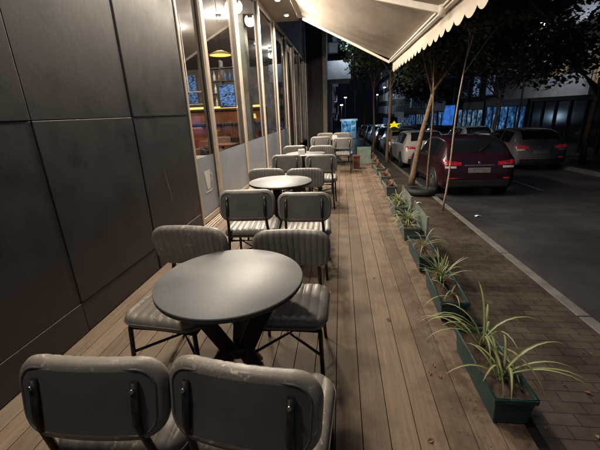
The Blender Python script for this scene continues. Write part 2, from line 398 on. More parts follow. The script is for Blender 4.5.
# window bays
mull = [4.30, 5.15, 6.92, 8.86, 10.9, 13.0, 15.0, 17.0, 19.2]
FZ = .93
for i in range(len(mull)-1):
    y0, y1 = mull[i], mull[i+1]
    fr = MB()
    zt = 3.998 if y1 < 11.4 else 4.05
    wy = .055
    fr.box(-2.01, -1.885, y1-wy, y1+wy, .0, zt)                          # cream post
    fr.box(-1.972, -1.915, y0+wy+.012, y1-wy-.012, .022, .10)                # bottom rail
    fr.box(-1.972, -1.915, y0+wy+.012, y1-wy-.012, zt-.09, zt-.003)           # head rail
    if i == 0: fr.box(-2.01, -1.885, y0-.02, y0+wy-.02, 0, zt)
    w_ = part(fr, 'window', M['cream_metal'], bevel=.006)
    gk = MB()
    gk.box(-1.965, -1.92, y0+wy+.001, y0+wy+.011, .02, zt-.004); gk.box(-1.965, -1.92, y1-wy-.011, y1-wy-.001, .02, zt-.004); gk.box(-1.964, -1.921, y0+wy+.0115, y1-wy-.0115, .101, .108)
    gk.v = [p - Vector((XW,4,0)) for p in gk.v]; gk.build('gasket', M['cream_dark'], w_)
    p = MB(); xx = -1.944
    tw = (0, -.017, -.004, .006, -.005, .004, 0, 0)[i]                       # panes slightly out of plane; the second turned to hide the star's reflection
    p.add([(xx-tw,y0+wy,.09),(xx+tw,y1-wy,.09),(xx+tw,y1-wy,zt-.08),(xx-tw,y0+wy,zt-.08)], [(0,1,2,3)])
    p.v = [q - Vector((XW,4,0)) for q in p.v]; p.build('pane', M['glass'], w_)
    if i < 5:
        p = MB(); xx = -1.938 if i != 1 else -1.924
        p.add([(xx,y0+wy,.095),(xx,y1-wy,.095),(xx,y1-wy,FZ),(xx,y0+wy,FZ)], [(0,1,2,3)])
        p.v = [q - Vector((XW,4,0)) for q in p.v]; p.build('frosted_film', M['film'], w_)
    if i == 0:                                                            # cup-shaped sticker on the film
        p = MB(); xx = -1.934
        def q(y, z): return (xx, y, z)
        p.add([q(4.63,.73),q(4.86,.73),q(4.80,.46),q(4.69,.46)], [(0,1,2,3)])
        p.add([q(4.60,.445),q(4.89,.445),q(4.84,.415),q(4.65,.415)], [(0,1,2,3)])
        p.add([q(4.862,.69),q(4.93,.67),q(4.92,.58),q(4.842,.55),q(4.848,.58),q(4.895,.60),q(4.90,.65),q(4.856,.663)], [(0,1,6,7),(1,2,5,6),(2,3,4,5)])
        p.v = [a - Vector((XW,4,0)) for a in p.v]; p.build('cup_sticker', M['sticker'], w_)
# sliding track on the floor
b = MB()
for k, xx in enumerate((-1.885, -1.845, -1.80)):
    b.box(xx, xx+.016, 4.27, 11.4, .003, .030)
b.box(-1.98, -1.778, 4.265, 11.4, -.02, .0025)
part(b, 'window_track', M['cream_metal'], bevel=.003)

# downlights in the overhang; the first two are unseen, added as fill
dl_y = [2.6, .3, 5.2, 6.45, 7.7, 9.0, 10.35]
DLP = [240, 185, 350, 390, 410, 410, 390]
proto = None
for i, y in enumerate(dl_y):
    if proto is None:
        proto = empty('downlight', (-1.45, y, 3.998))
        b = MB(); b.lathe([(.075,0.0),(.075,-.05),(.062,-.056),(.058,-.05)], 24); b.build('housing', M['white_plastic'], proto)
        b = MB(); b.lathe([(.055,-.052),(.045,-.068),(.015,-.075)], 20); b.build('bulb', emit('downlight_bulb', (1,.86,.66), 28), proto)
        o = proto
    else: o = copy_tree(proto)
    o.location = (-1.45, y, 3.998)
    tag(o, ['warm round downlight in the overhang above the stone wall by the window', 'warm round downlight in the overhang above the stone wall near the camera', 'warm round downlight in the overhang over the first window', 'warm round downlight second along the overhang', 'warm round downlight third along the overhang', 'warm round downlight fourth along the overhang', 'warm round downlight at the far end of the overhang'][i], 'downlight', 'downlights under the overhang')
    l_ = spot('downlight_lamp', (-1.45, y, 3.88), DLP[i], WARM, 172, .14, (0, -math.radians(8), 0), .25)

# ------------------------------------------------------------------ interior seen through the glass
def struct(b, name, m, **kw): o = b.build(name, m, **kw); o['kind'] = 'structure'; return o
M['int_floor'] = plain('brown_tile_floor', (.16,.11,.08), .35, .3, 3, .1)
M['int_wall'] = plain('interior_wall', (.42,.40,.38), .8, .3, 2, .1)
M['int_ceil'] = plain('interior_ceiling', (.30,.28,.27), .8, .15, 2, .1)
M['wood_red'] = plain('red_brown_wood', (.26,.105,.055), .45, .35, 5, .1)
M['wood_dark'] = plain('dark_wood', (.05,.032,.024), .5, .35, 6, .1)
b = MB(); b.box(-9, -2.02, 2.6, 19.9, -.1, -.001); struct(b, 'interior_floor', M['int_floor'])
b = MB(); b.box(-9, -2.02, 2.6, 19.9, 3.9, 4.05); struct(b, 'interior_ceiling', M['int_ceil'])
b = MB(); b.box(-9.2, -9.0, 2.6, 19.9, -.1, 4.05); b.box(-9, -2.75, 2.4, 2.6, -.1, 4.05); b.box(-9, -2.0, 19.9, 20.1, -.1, 9); struct(b, 'interior_wall', M['int_wall'])
# counter across the room with a lit amber ledge
ct = empty('bar_counter', (-5, 10.6, 0), 0, 'red brown wooden bar counter with glowing amber ledge behind the glass', 'bar counter')
b = MB(); b.box(-2.4, 2.5, 0, .6, 0, 1.18); b.build('front', M['wood_red'], ct, bevel=.01)
b = MB(); b.box(-2.46, 2.54, -.08, .65, 1.181, 1.24); b.build('top', M['wood_dark'], ct, bevel=.008)
b = MB(); b.box(-2.4, 2.5, 1.1, 1.4, 0, 1.62); b.build('back_cabinet', M['wood_red'], ct)
b = MB(); b.box(-2.4, 2.5, 1.02, 1.4, 1.622, 1.68); b.build('ledge', M['wood_dark'], ct)
b = MB(); b.box(-2.38, 2.48, 1.01, 1.05, 1.685, 1.75); b.build('light_strip', emit('amber_strip', (1.,.55,.16), 2.6), ct)
for xx in (-1.4, 1.6): point('ledge_glow', (-5+xx, 11.2, 1.95), 14, (1,.62,.28), .1)
# glass shelving with bottles
sh = empty('bottle_shelf', (-4.0, 12.0, 0), 0, 'dark open shelf of glasses and bottles above the amber ledge', 'shelf')
b = MB()
for xx in (-.72, 0, .72): b.box(xx-.02, xx+.02, 0, .3, 1.76, 3.2)
b.build('frame', M['wood_dark'], sh)
for zz in (2.15, 2.55, 2.95):
    b = MB(); b.box(-.70, -.021, .01, .29, zz, zz+.03); b.box(.021, .70, .01, .29, zz, zz+.03); b.build('shelf_board', M['wood_dark'], sh)
bm_ = [plain('pale_bottle', (.55,.55,.50), .15, .1), plain('amber_bottle', (.34,.16,.05), .15, .1), plain('green_bottle', (.07,.17,.08), .15, .1), plain('blue_bottle', (.08,.16,.40), .15, .1)]
bproto = []
for m in bm_:
    b = MB(); b.lathe([(.040,0),(.042,.01),(.042,.17),(.03,.21),(.014,.235),(.013,.30),(.016,.302),(.016,.315)], 14); o = b.build('bottle', m); bproto.append(o)
used = set(); words_c = ['pale glass', 'amber', 'green', 'blue']
for zi, zz in enumerate((1.76, 2.18, 2.58)):
    for k in range(8):
        c = random.randrange(4)
        if c in used: o = bproto[c].copy(); COL.objects.link(o)
        else: o = bproto[c]; used.add(c)
        xx = -.62 + k*.175 + (.03 if k > 3 else 0)
        o.location = (-4+xx, 12.14, zz+ (0.0 if zi else -.003)); o.scale = (1,1,random.uniform(.85,1.05))
        tag(o, '%s bottle standing in the %s row of the dark shelf behind the bar' % (words_c[c], ['bottom','middle','top'][zi]), 'bottle', '%s bottles in the %s row behind the bar' % (words_c[c], ['bottom','middle','top'][zi]))
for c in range(4):
    if c not in used: bpy.data.objects.remove(bproto[c])
# lit boards
def menu_mat(name, c, st):
    t = NT(name); v = t.coord(scale=(4,1,13)); a_ = t.ramp(t.noise(v, 2.2, 3, .7), (.50, (0,0,0)), (.56, (1,1,1)))
    blk = t.ramp(t.noise(t.coord(), 4.5, 2), (.42, (.12,.12,.12)), (.55, (1,1,1)))
    col = t.mix(t.math('MULTIPLY', a_, .55), t.mix(1., c, blk, 'MULTIPLY'), (.6,.75,.95))
    e_ = t.n('ShaderNodeEmission'); e_.inputs['Strength'].default_value = st; t.l(col, e_.inputs['Color']); t.l(e_.outputs[0], t.out.inputs['Surface']); return t.m
def lit_board(name, x0, x1, y, z0, z1, m, label, lines=None):
    e = empty(name, ((x0+x1)/2, y, z0), 0, label, 'screen'); hw = (x1-x0)/2; h = z1-z0
    b = MB(); b.box(-hw-.03, hw+.03, .0, .05, -.03, h+.03); b.build('frame', M['wood_dark'], e)
    b = MB(); b.box(-hw, hw, -.012, -.002, 0, h); b.build('screen', m, e)
lit_board('menu_screen', -3.72, -3.25, 10.9, 1.72, 2.35, menu_mat('blue_screen', (.10,.26,.70), .9), 'small glowing blue screen on the bar below the bottle shelf')
lit_board('menu_screen', -5.35, -4.85, 11.9, 1.9, 2.75, menu_mat('blue_screen_two', (.08,.20,.50), .6), 'tall blue menu board glowing beside the dark bottle shelf')
b = MB(); W0 = (-4.08, -3.5, 9.2, 1.76, 2.10)
for a in ((W0[0],W0[1],W0[3],W0[3]+.03),(W0[0],W0[1],W0[4]-.03,W0[4]),(W0[0],W0[0]+.03,W0[3]+.031,W0[4]-.031),(W0[1]-.03,W0[1],W0[3]+.031,W0[4]-.031)): b.box(a[0],a[1],W0[2],W0[2]+.03,a[2],a[3])
for xx in (W0[0]+.1, W0[1]-.1): b.box(xx-.01, xx+.01, W0[2]+.008, W0[2]+.022, W0[4], 3.9)
tag(b.build('hanging_display', M['white_plastic']), 'thin white rectangular frame hanging inside the first window', 'frame')
b = MB(); b.box(-2.78, -2.48, 9.7, 10.0, 0, 3.898); tag(b.build('column', plain('pale_column', (.36,.37,.33), .7, .12, 3), bevel=.01), 'pale grey green square column inside by the bar counter', 'column')
e = empty('counter_lamp', (-2.66, 10.72, 1.241), 0, 'small yellow glowing lamp on the end of the bar counter', 'lamp')
b = MB(); b.lathe([(.05,0),(.05,.012),(.012,.02),(.012,.10)], 16); b.build('base', M['wood_dark'], e)
b = MB(); b.lathe([(.085,.10),(.055,.24)], 20); b.build('lamp_shade', emit('counter_lamp_glow', (1.,.66,.12), 1.6), e)
def curtain(y0, y1, lab):
    b = MB(); n = 90; vs = []; fs = []
    for i in range(n+1):
        u = i/n; y = y0+(y1-y0)*u; x = -2.22+.045*math.sin(u*(y1-y0)*42)+.012*math.sin(u*91)
        vs += [(x,y,.02),(x+.01*math.sin(u*60),y,2.0),(x,y,3.85)]
    for i in range(n):
        for k in range(2): a = i*3+k; fs.append((a,a+3,a+4,a+1))
    b.add(vs, fs, 0, True); tag(b.build('curtain', M['curtain']), lab, 'curtain')
t = NT('grey_curtain'); v = t.coord(scale=(1,1,.2)); c = t.ramp(t.noise(v, 8, 4), (.3, (.30,.28,.26)), (.7, (.42,.39,.36)))
d = t.n('ShaderNodeBsdfDiffuse'); tl = t.n('ShaderNodeBsdfTranslucent'); mx = t.n('ShaderNodeMixShader'); mx.inputs[0].default_value = .4
t.l(c, d.inputs['Color']); t.l(c, tl.inputs['Color']); t.l(d.outputs[0], mx.inputs[1]); t.l(tl.outputs[0], mx.inputs[2]); t.l(mx.outputs[0], t.out.inputs['Surface']); M['curtain'] = t.m
curtain(12.1, 13.8, 'grey curtain hanging behind the window just past the bar counter')
curtain(15.3, 16.9, 'grey curtain hanging farther along behind the windows')
# pendant
pn = empty('pendant_lamp', (-2.75, 8.4, 2.78), 0, 'wide saucer pendant lamp glowing yellow behind the second window', 'lamp')
b = MB(); b.lathe([(.03,.10),(.10,.09),(.26,.02),(.27,0),(.255,.0),(.09,.07)], 32); b.build('lamp_shade', plain('pendant_shade', (.45,.30,.08), .5), pn)
b = MB(); b.lathe([(.235,.012),(.235,.004)], 32); b.build('diffuser', emit('pendant_glow', (1,.66,.14), 2.5), pn)
b = MB(); b.tube([(0,0,.1),(0,0,1.12)], .006, 6); b.build('cord', M['black_metal'], pn)
point('pendant_light', (-2.75, 8.4, 2.7), 12, (1,.75,.4), .1)
# ceiling spots; the last two are added to brighten the curtains
sp_m = emit('ceiling_spot_glow', (1,.9,.75), 12)
sp0 = None
for i, (x, y) in enumerate(((-3.2,6.2),(-4.6,7.2),(-3.1,9.6),(-4.8,10.4),(-3.0,13.2),(-6.6,8.4),(-2.75,14.6),(-2.75,16.5))):
    if sp0 is None:
        sp0 = empty('ceiling_spot'); b = MB(); b.lathe([(.07,0),(.07,-.08),(.06,-.08)], 16); b.build('housing', M['white_plastic'], sp0)
        b = MB(); b.lathe([(.055,-.081),(.03,-.087)], 16); b.build('lens', sp_m, sp0); o = sp0
    else: o = copy_tree(sp0)
    o.location = (x, y, 3.899)
    tag(o, 'small round white spotlight on the cafe ceiling', 'spotlight', 'spotlights on the cafe ceiling')
    if i in (0, 2, 3, 5, 6, 7): point('ceiling_spot_light', (x, y, 3.72), 115 if i < 6 else 70, (1,.88,.76), .06)
# armchair and table in the cafe
M['orange'] = plain('orange_upholstery', (.42,.12,.06), .7, .2, 8, .1)
ac = empty('armchair', (-3.55, 7.7, 0), math.radians(200), 'orange red upholstered armchair inside behind the first window', 'armchair')
b = MB(); b.box(-.38,.38,-.34,.36,.22,.46); b.build('seat', M['orange'], ac, bevel=.05, bseg=3)
b = MB(); b.box(-.40,.40,-.47,-.345,.2,1.22); b.build('backrest', M['orange'], ac, bevel=.05, bseg=3)
for s in (-1,1):
    b = MB(); b.box(s*.44-.055, s*.44+.055, -.34, .34, .2, .66); b.build('armrest', M['orange'], ac, bevel=.04, bseg=3)
    for yy in (-.36,.28):
        b = MB(); b.tube([(s*.36,yy,0),(s*.34,yy,.22)], .02, 8); b.build('leg', M['wood_dark'], ac)
def cafe_table(x, y, label):
    e = empty('cafe_table', (x,y,0), 0, label, 'table')
    b = MB(); b.box(-.35,.35,-.35,.35,.72,.75); b.build('tabletop', M['sticker'] if 'white' in label else M['wood_red'], e, bevel=.005)
    b = MB(); b.tube([(0,0,.03),(0,0,.72)], .03, 12); b.build('pedestal', M['black_metal'], e)
    b = MB(); b.lathe([(.22,0),(.22,.02),(.05,.03)], 24); b.build('base', M['black_metal'], e)
cafe_table(-2.9, 6.1, 'square white topped table inside behind the second window')
cafe_table(-3.9, 6.6, 'square red brown table inside in front of the orange armchair')
cafe_table(-3.1, 8.9, 'square red brown table inside near the bar counter')
def stool(x, y, rz, label):
    e = empty('cafe_chair', (x,y,0), rz, label, 'chair')
    b = MB(); b.box(-.2,.2,-.2,.2,.43,.48); b.build('seat', M['wood_dark'], e, bevel=.01)
    b = MB(); b.box(-.2,.2,-.21,-.18,.6,.86); b.build('backrest', M['wood_dark'], e, bevel=.01)
    for sx in (-1,1):
        for sy in (-1,1):
            b = MB(); b.tube([(sx*.19,sy*.19,0),(sx*.18,sy*.18,.86 if sy < 0 else .43)], .014, 8); b.build('leg', M['black_metal'], e)
stool(-2.75, 6.75, PI, 'dark wooden chair inside behind the white topped table')
stool(-3.0, 9.6, PI, 'dark wooden chair inside against the bar counter')
stool(-3.9, 5.9, 0, 'dark wooden chair inside near the first window')

# ------------------------------------------------------------------ awning
AY0, AY1 = -1.2, 10.5
RX, RZ, FX, FZ_ = -1.08, 3.93, 1.38, 2.74
aw = empty('awning', (RX, 0, RZ), 0, 'long beige retractable awning with scalloped valance over the deck', 'awning')
off = Vector((RX,0,RZ))
def apart(b, name, m, **kw):
    b.v = [p-off for p in b.v]; return b.build(name, m, aw, **kw)
b = MB(); nx, ny = 24, 80; vs = []; fs = []
for j in range(ny+1):
    y = AY0+(AY1-AY0)*j/ny
    for i in range(nx+1):
        u = i/nx
        vs.append((RX+(FX-RX)*u, y, RZ+(FZ_-RZ)*u - .055*math.sin(PI*u) - .012*math.sin(PI*u)*math.sin(y*2.1+u*3) + .004*math.sin(y*9+u*5)))
for j in range(ny):
    for i in range(nx): a = j*(nx+1)+i; fs.append((a,a+1,a+nx+2,a+nx+1))
b.add(vs, fs, 0, True); apart(b, 'canopy', M['awning'])
b = MB(); vs = []; fs = []; n = 900; PER = .36
for j in range(n+1):
    y = AY0+(AY1-AY0)*j/n; ph = (y/PER) % 1
    drop = .24 + .085*math.sin(PI*ph)**.7
    sway = .012*math.sin(y*3.3)
    for k in range(4): vs.append((FX+.035+sway*k/3, y, FZ_-.015-drop*k/3))
for j in range(n):
    for k in range(3): a = j*4+k; fs.append((a,a+1,a+5,a+4))
b.add(vs, fs, 0, True); apart(b, 'valance', M['awning'])
b = MB(); b.box(FX-.045, FX+.028, AY0, AY1+.02, FZ_-.075, FZ_-.004); b.box(FX-.075, FX-.05, AY0, AY1+.02, FZ_-.045, FZ_-.015); apart(b, 'front_bar', M['awning_bar'], bevel=.008)
b = MB(); b.box(RX-.085, RX+.07, AY0-.05, AY1+.06, RZ-.03, RZ+.12); apart(b, 'roller_box', M['awning_bar'], bevel=.02)
b = MB(); b.bar((RX+.05,AY1,RZ-.06),(FX-.05,AY1,FZ_-.075), .05, .06); apart(b, 'end_rail', M['awning_bar'], bevel=.006)
def arm(ya, ye, yr):
    elbow = (.12, ye, 3.16)
    b = MB(); b.bar((FX-.06,ya,FZ_-.07), elbow, .055, .085); apart(b, 'arm', M['awning_bar'], bevel=.01)
    b = MB(); b.bar(elbow, (RX+.06,yr,RZ-.08), .065, .095); apart(b, 'arm', M['awning_bar'], bevel=.01)
    b = MB(); b.tube([(FX-.06,ya,FZ_-.14),(FX-.06,ya,FZ_-.01)], .05, 14); apart(b, 'arm_joint', M['awning_bar']); b = MB(); b.tube([(elbow[0],elbow[1],elbow[2]-.07),(elbow[0],elbow[1],elbow[2]+.07)], .055, 14); apart(b, 'arm_joint', M['awning_bar'])
arm(5.3, 6.0, 4.9); arm(.4, 1.0, .2)
b = MB()
for y in (-.6, 3.2, 7.0, 10.3): b.box(-1.169, RX-.02, y-.06, y+.06, RZ-.06, RZ+.16)
apart(b, 'bracket', M['awning_bar'])

# ------------------------------------------------------------------ tables and chairs
def rrect_pt(hw, hh, r, t): pass
def pad(hw, hh, rc, T, re, chan=0., nch=8, nx=64, ny=18, curve=0., taper=0., mi=(0,1), crown=.0):
    """cushion in the XY plane, front face +Z with channels across x, rounded rect outline; merged rim"""
    b = MB()
    def sd(x, y):
        qx, qy = abs(x)-(hw-rc), abs(y)-(hh-rc)
        return -(math.hypot(max(qx,0),max(qy,0)) + min(max(qx,qy),0) - rc)
    xs = []
    for i in range(nx+1):
        u = -1+2*i/nx; xs.append(hw*math.sin(u*PI/2)*.35 + hw*u*.65)
    def half(x):
        ax = abs(x)
        if ax <= hw-rc: return hh
        d = ax-(hw-rc); return hh-rc+math.sqrt(max(rc*rc-d*d, 0))
    for side in (1, -1):
        vs = []; fs = []
        for x in xs:
            H = half(x)
            for j in range(ny+1):
                v = -1+2*j/ny; v = math.sin(v*PI/2)*.45+v*.55
                y = H*v; d = max(sd(x, y), 0); e = min(d/re, 1); pr = math.sqrt(max(0, 1-(1-e)**2))
                z = side*T/2*pr
                if side > 0:
                    z += crown*(1-(x/hw)**2)*(1-(y/hh)**2)*pr
                    if chan:
                        c = abs(math.sin(PI*nch*(x+hw)/(2*hw))); z -= chan*(1-c**.45)*min(1, d/(re*.8))
                xx = x*(1 + taper*(y/hh)); zz = z + curve*x*x
                vs.append((xx, y, zz))
        n = ny+1
        for i in range(nx):
            for j in range(ny):
                f = (i*n+j, (i+1)*n+j, (i+1)*n+j+1, i*n+j+1); fs.append(f if side > 0 else f[::-1])
        b.add(vs, fs, mi[0] if side > 0 else mi[1], True)
        if side < 0 and mi[1] != mi[0]:
            for q in range(len(b.f)-len(fs), len(b.f)):
                c_ = sum((b.v[k] for k in b.f[q]), Vector())/4
                if sd(c_.x/(1+taper*c_.y/hh), c_.y) < .027: b.mi[q] = mi[0]
    return b
def outline(hw, hh, rc, inset, z, curve, taper=0., n=64):
    pts = []
    a, c = hw-inset, hh-inset; r = max(rc-inset, .01)
    for cx, cy, s in ((a-r,c-r,0),(-(a-r),c-r,1),(-(a-r),-(c-r),2),(a-r,-(c-r),3)):
        for k in range(n//4):
            t = (s + k/(n//4-1))*PI/2; x = cx+r*math.cos(t); y = cy+r*math.sin(t); pts.append((x*(1+taper*y/hh), y, z+curve*x*x))
    return pts
BACKM = Matrix.Translation((0,-.235,.690)) @ Matrix.Rotation(math.radians(-12), 4, 'X').to_4x4() @ Matrix(((1,0,0,0),(0,0,1,0),(0,1,0,0),(0,0,0,1)))
# local pad: x width, y up, z front(+Y)
def make_chair(lm, lmb):
    root = empty('chair')
    b = pad(.228, .215, .085, .075, .036, .0095, 9, 108, 22, 0, -.04, (0,0), .014)
    b.v = [Vector((p.x, p.y-.005, p.z+.425)) for p in b.v]
    b.build('seat', lm, root, merge=.0004)
    b = MB(); b.tube([Vector((p[0], p[1]-.005, p[2]+.425)) for p in outline(.228,.215,.085,-.002,0,0,-.04)], .0042, 6, closed=True); b.build('piping', M['leather_back'], root.children[0])
    hw, hh, rc, cv = .238, .132, .088, .48
    b = pad(hw, hh, rc, .056, .027, .0085, 13, 156, 18, cv, .02, (0,1), .006)
    b.v = [BACKM @ p for p in b.v]
    bk = b.build('backrest', [lmb, M['leather_back']], root, merge=.0004)
    b = MB(); b.tube([BACKM @ Vector(p) for p in outline(hw,hh,rc,.027,-.0275,cv,.02)], .0042, 6, closed=True); b.build('piping', M['leather_back'], bk)
    zz = -.034
    for s in (-1,1):
        x = s*.158; top = BACKM @ Vector((x, .072, -.036+cv*x*x)); mid = BACKM @ Vector((x, -.06, -.036+cv*x*x)); 
        low = Vector((s*.172, -.232, .44)); foot = Vector((s*.198, -.285, .004))
        b = MB(); b.tube([top, mid, low, low.lerp(foot,.5), foot], [.0115,.0125,.0125,.0125,.0115], 10); lg = b.build('leg', M['black_metal'], root)
        bp = BACKM @ Vector((x, .050, -.047+cv*x*x)); nb = (BACKM.to_3x3() @ Vector((0,0,-1))).normalized()
        b = MB(); b.tube([bp, bp+nb*.006], [.0085,.006], 10); b.build('bolt', M['bolt'], lg)
        b = MB(); b.tube([(s*.178,.165,.40),(s*.186,.172,.37),(s*.20,.20,.004)], .0125, 10); b.build('leg', M['black_metal'], root)
    b = MB()
    b.tube([(-.172,-.225,.372),(-.185,.165,.372),(.185,.165,.372),(.172,-.225,.372)], .011, 8, closed=True)
    b.build('seat_frame', M['black_metal'], root)
    b = MB(); b.tube([(-.19,.182,.23),(0,-.02,.212),(.183,-.25,.23)], .008, 8); b.tube([(.19,.182,.23),(0,-.02,.232),(-.183,-.25,.23)], .008, 8)
    b.build('cross_brace', M['black_metal'], root)
    return root
ch_a = make_chair(M['leather'], M['leather']); ch_b = make_chair(M['leather_worn'], M['leather_worn'])
for o in (ch_a, ch_b): pass
used = {}
def place_chair(src, key, x, y, rz, label, s=1.0):
    o = src if key not in used else copy_tree(src); used[key] = 1
    o.location = (x, y, 0); o.rotation_euler = (0,0,rz); o.scale = (s,s,s)
    tag(o, label, 'chair', 'grey ribbed chairs set around the round tables')
tdesc = ['the large table by the dark stone wall', 'the table facing the frosted cup sticker window', 'the table with the dark shaker and white holder', 'the table at the far end of the deck']
TB = [(-.535,1.43,1.0),(-.69,3.80,1.02),(-.66,6.42,1.04),(-.22,9.7,1.05)]
def make_table():
    e = empty('round_table')
    r = .352; n = 96
    b = MB(); b.lathe([(.02,.742),(r-.004,.742),(r,.739),(r,.7385)], n); b.v = b.v
    b = MB(); b.lathe([(0.001,.7425),(r-.003,.7425),(r,.7395),(r,.733)], n, 0); o = b.build('tabletop', M['table_top'], e)
    b = MB(); b.lathe([(r-.001,.7325),(r-.0005,.722),(r-.004,.716),(.01,.716)], n); b.build('edge_band', M['table_edge'], o)
    for k in range(3):
        a = math.radians((205, 335, 90)[k]); d = Vector((math.cos(a), math.sin(a), 0)); side = Vector((-d.y, d.x, 0))
        pts = [d*.235+Vector((0,0,.712)), d*.04+Vector((0,0,.32)), d*.30+Vector((0,0,.012))]
        b = MB()
        b.bar(pts[0], pts[1], .085, .018, up=(d if k == 2 else Vector((0,1,0)))); b.bar(pts[1]+Vector((0,0,.02)), pts[2], .085, .018, up=(d if k == 2 else Vector((0,1,0))))
        b.build('leg', M['black_metal'], e, bevel=.003)
    b = MB(); b.lathe([(.03,.29),(.055,.305),(.055,.345),(.03,.36)], 20); b.build('hub', M['black_metal'], e)
    b = MB(); b.lathe([(.25,.703),(.25,.7155)], 32); b.build('top_plate', M['black_metal'], e)
    return e
tab = make_table()
tl = ['large bare round dark table beside the dark stone wall', 'bare round dark table standing second along the deck', 'round dark table holding a white holder and a dark shaker', 'round dark table with a lone white holder at the far deck end']
for i, (x, y, s) in enumerate(TB):
    o = tab if i == 0 else copy_tree(tab)
    o.location = (x, y, 0); o.scale = (s,s,1); o.rotation_euler = (0,0,(0,.5,.9,.2)[i]); tag(o, tl[i], 'table', 'round tables along the deck')
D2R = math.radians
chairs = [
 # x, y, rot, which
 (0,-.765,.965,D2R(2),'b',1.0,'grey chair by the stone wall, back turned, tucked under the large front table'),
 (0,-.262,.965,D2R(-7),'b',1.0,'worn grey chair, back turned, on the walkway side of the large front table'),
 (0,-.945,1.64,PI+D2R(-6),'b',1.05,'flaking grey chair against the stone wall, facing forward across the large front table'),
 (0,-.30,1.70,PI+D2R(1),'a',1.0,'grey ribbed chair on the walkway side of the large front table, facing forward'),
 (1,-.84,3.06,D2R(3),'a',1.05,'grey chair on the window side of the second table, dark back turned'),
 (1,-.325,3.10,D2R(0),'a',1.0,'grey chair on the walkway side of the second table, dark back turned'),
 (1,-.945,4.05,PI,'a',1.0,'grey chair on the window side of the second table, facing forward'),
 (1,-.445,4.0,PI,'a',1.0,'grey chair on the walkway side of the second table, facing forward'),
 (2,-.865,5.60,D2R(2),'a',1.04,'grey chair on the window side of the third table, dark back turned'),
 (2,-.30,5.50,D2R(-2),'a',1.04,'grey chair on the walkway side of the third table, dark back turned'),
 (2,-.90,6.62,PI,'a',1.04,'pale grey chair on the window side of the third table, facing forward'),
 (2,-.37,6.5,PI,'a',1.04,'pale grey chair on the walkway side of the third table, facing forward'),
 (3,-.50,8.82,D2R(2),'a',1.08,'grey chair on the window side of the last table, dark back turned'),
 (3,.06,8.65,D2R(-5),'a',1.04,'grey chair standing clear on the walkway side of the last table, dark back turned'),
 (3,-.46,10.25,PI,'a',1.04,'pale grey chair on the window side of the last table, facing forward'),
 (3,.02,10.2,PI,'a',1.04,'pale grey chair on the walkway side of the last table, facing forward')]
for t_, x, y, rz, k, s, lab in chairs: place_chair(ch_a if k == 'a' else ch_b, k, x, y, rz, lab, s)
# table-top things
def holder(x, y, label):
    e = empty('napkin_holder', (x,y,.7435), .2, label, 'napkin holder')
    b = MB(); b.box(-.06,.06,-.04,.04,0,.012); b.box(-.06,.06,-.04,-.034,.0121,.075); b.box(-.06,.06,.034,.04,.0121,.075); b.build('body', M['white_plastic'], e, bevel=.002)
    b = MB(); b.box(-.052,.052,-.03,.03,.0125,.085); b.build('napkins', M['paper'], e)
holder(-.72, 6.30, 'white napkin holder beside the dark shaker on the third table')
holder(-.17, 9.62, 'white napkin holder alone on the last table')
e = empty('shaker', (-.69, 6.52, .7435), 0, 'small dark shaker standing behind the white holder', 'shaker')
b = MB(); b.lathe([(.033,0),(.036,.02),(.030,.09)], 20); b.build('body', M['black_metal'], e)
b = MB(); b.lathe([(.031,.0905),(.031,.118),(.02,.13)], 20); b.build('lid', M['black_metal'], e)

# ------------------------------------------------------------------ planters
def blade(b, base, az, L, arch, wid, droop, twist=0):
    n = 8; d = Vector((math.cos(az), math.sin(az), 0)); s = Vector((-d.y, d.x, 0)); rows_ = []
    p = Vector(base); ang = arch
    for i in range(n+1):
        u = i/n; wv = wid*(math.sin(PI*min(1, .12+u*.88))**.6)*(1-u*.35) if u < 1 else .0006
        rows_.append((p.copy(), wv))
        st = L/n; p = p + (d*math.cos(ang)+Vector((0,0,1))*math.sin(ang))*st; ang -= droop/n*(.6+u)
    vs = []; fs = []; mi = []
    for p, wv in rows_:
        up = Vector((0,0,.25*wv))
        vs += [p - s*wv + up, p - s*wv*.35, p + s*wv*.35, p + s*wv + up]
    o = len(b.v)
    for v_ in vs: b.v.append(v_)
    for i in range(n):
        for k in range(3):
            a = o+i*4+k; b.f.append((a, a+1, a+5, a+4)); b.mi.append(1 if k == 1 else 0); b.sm.append(True)
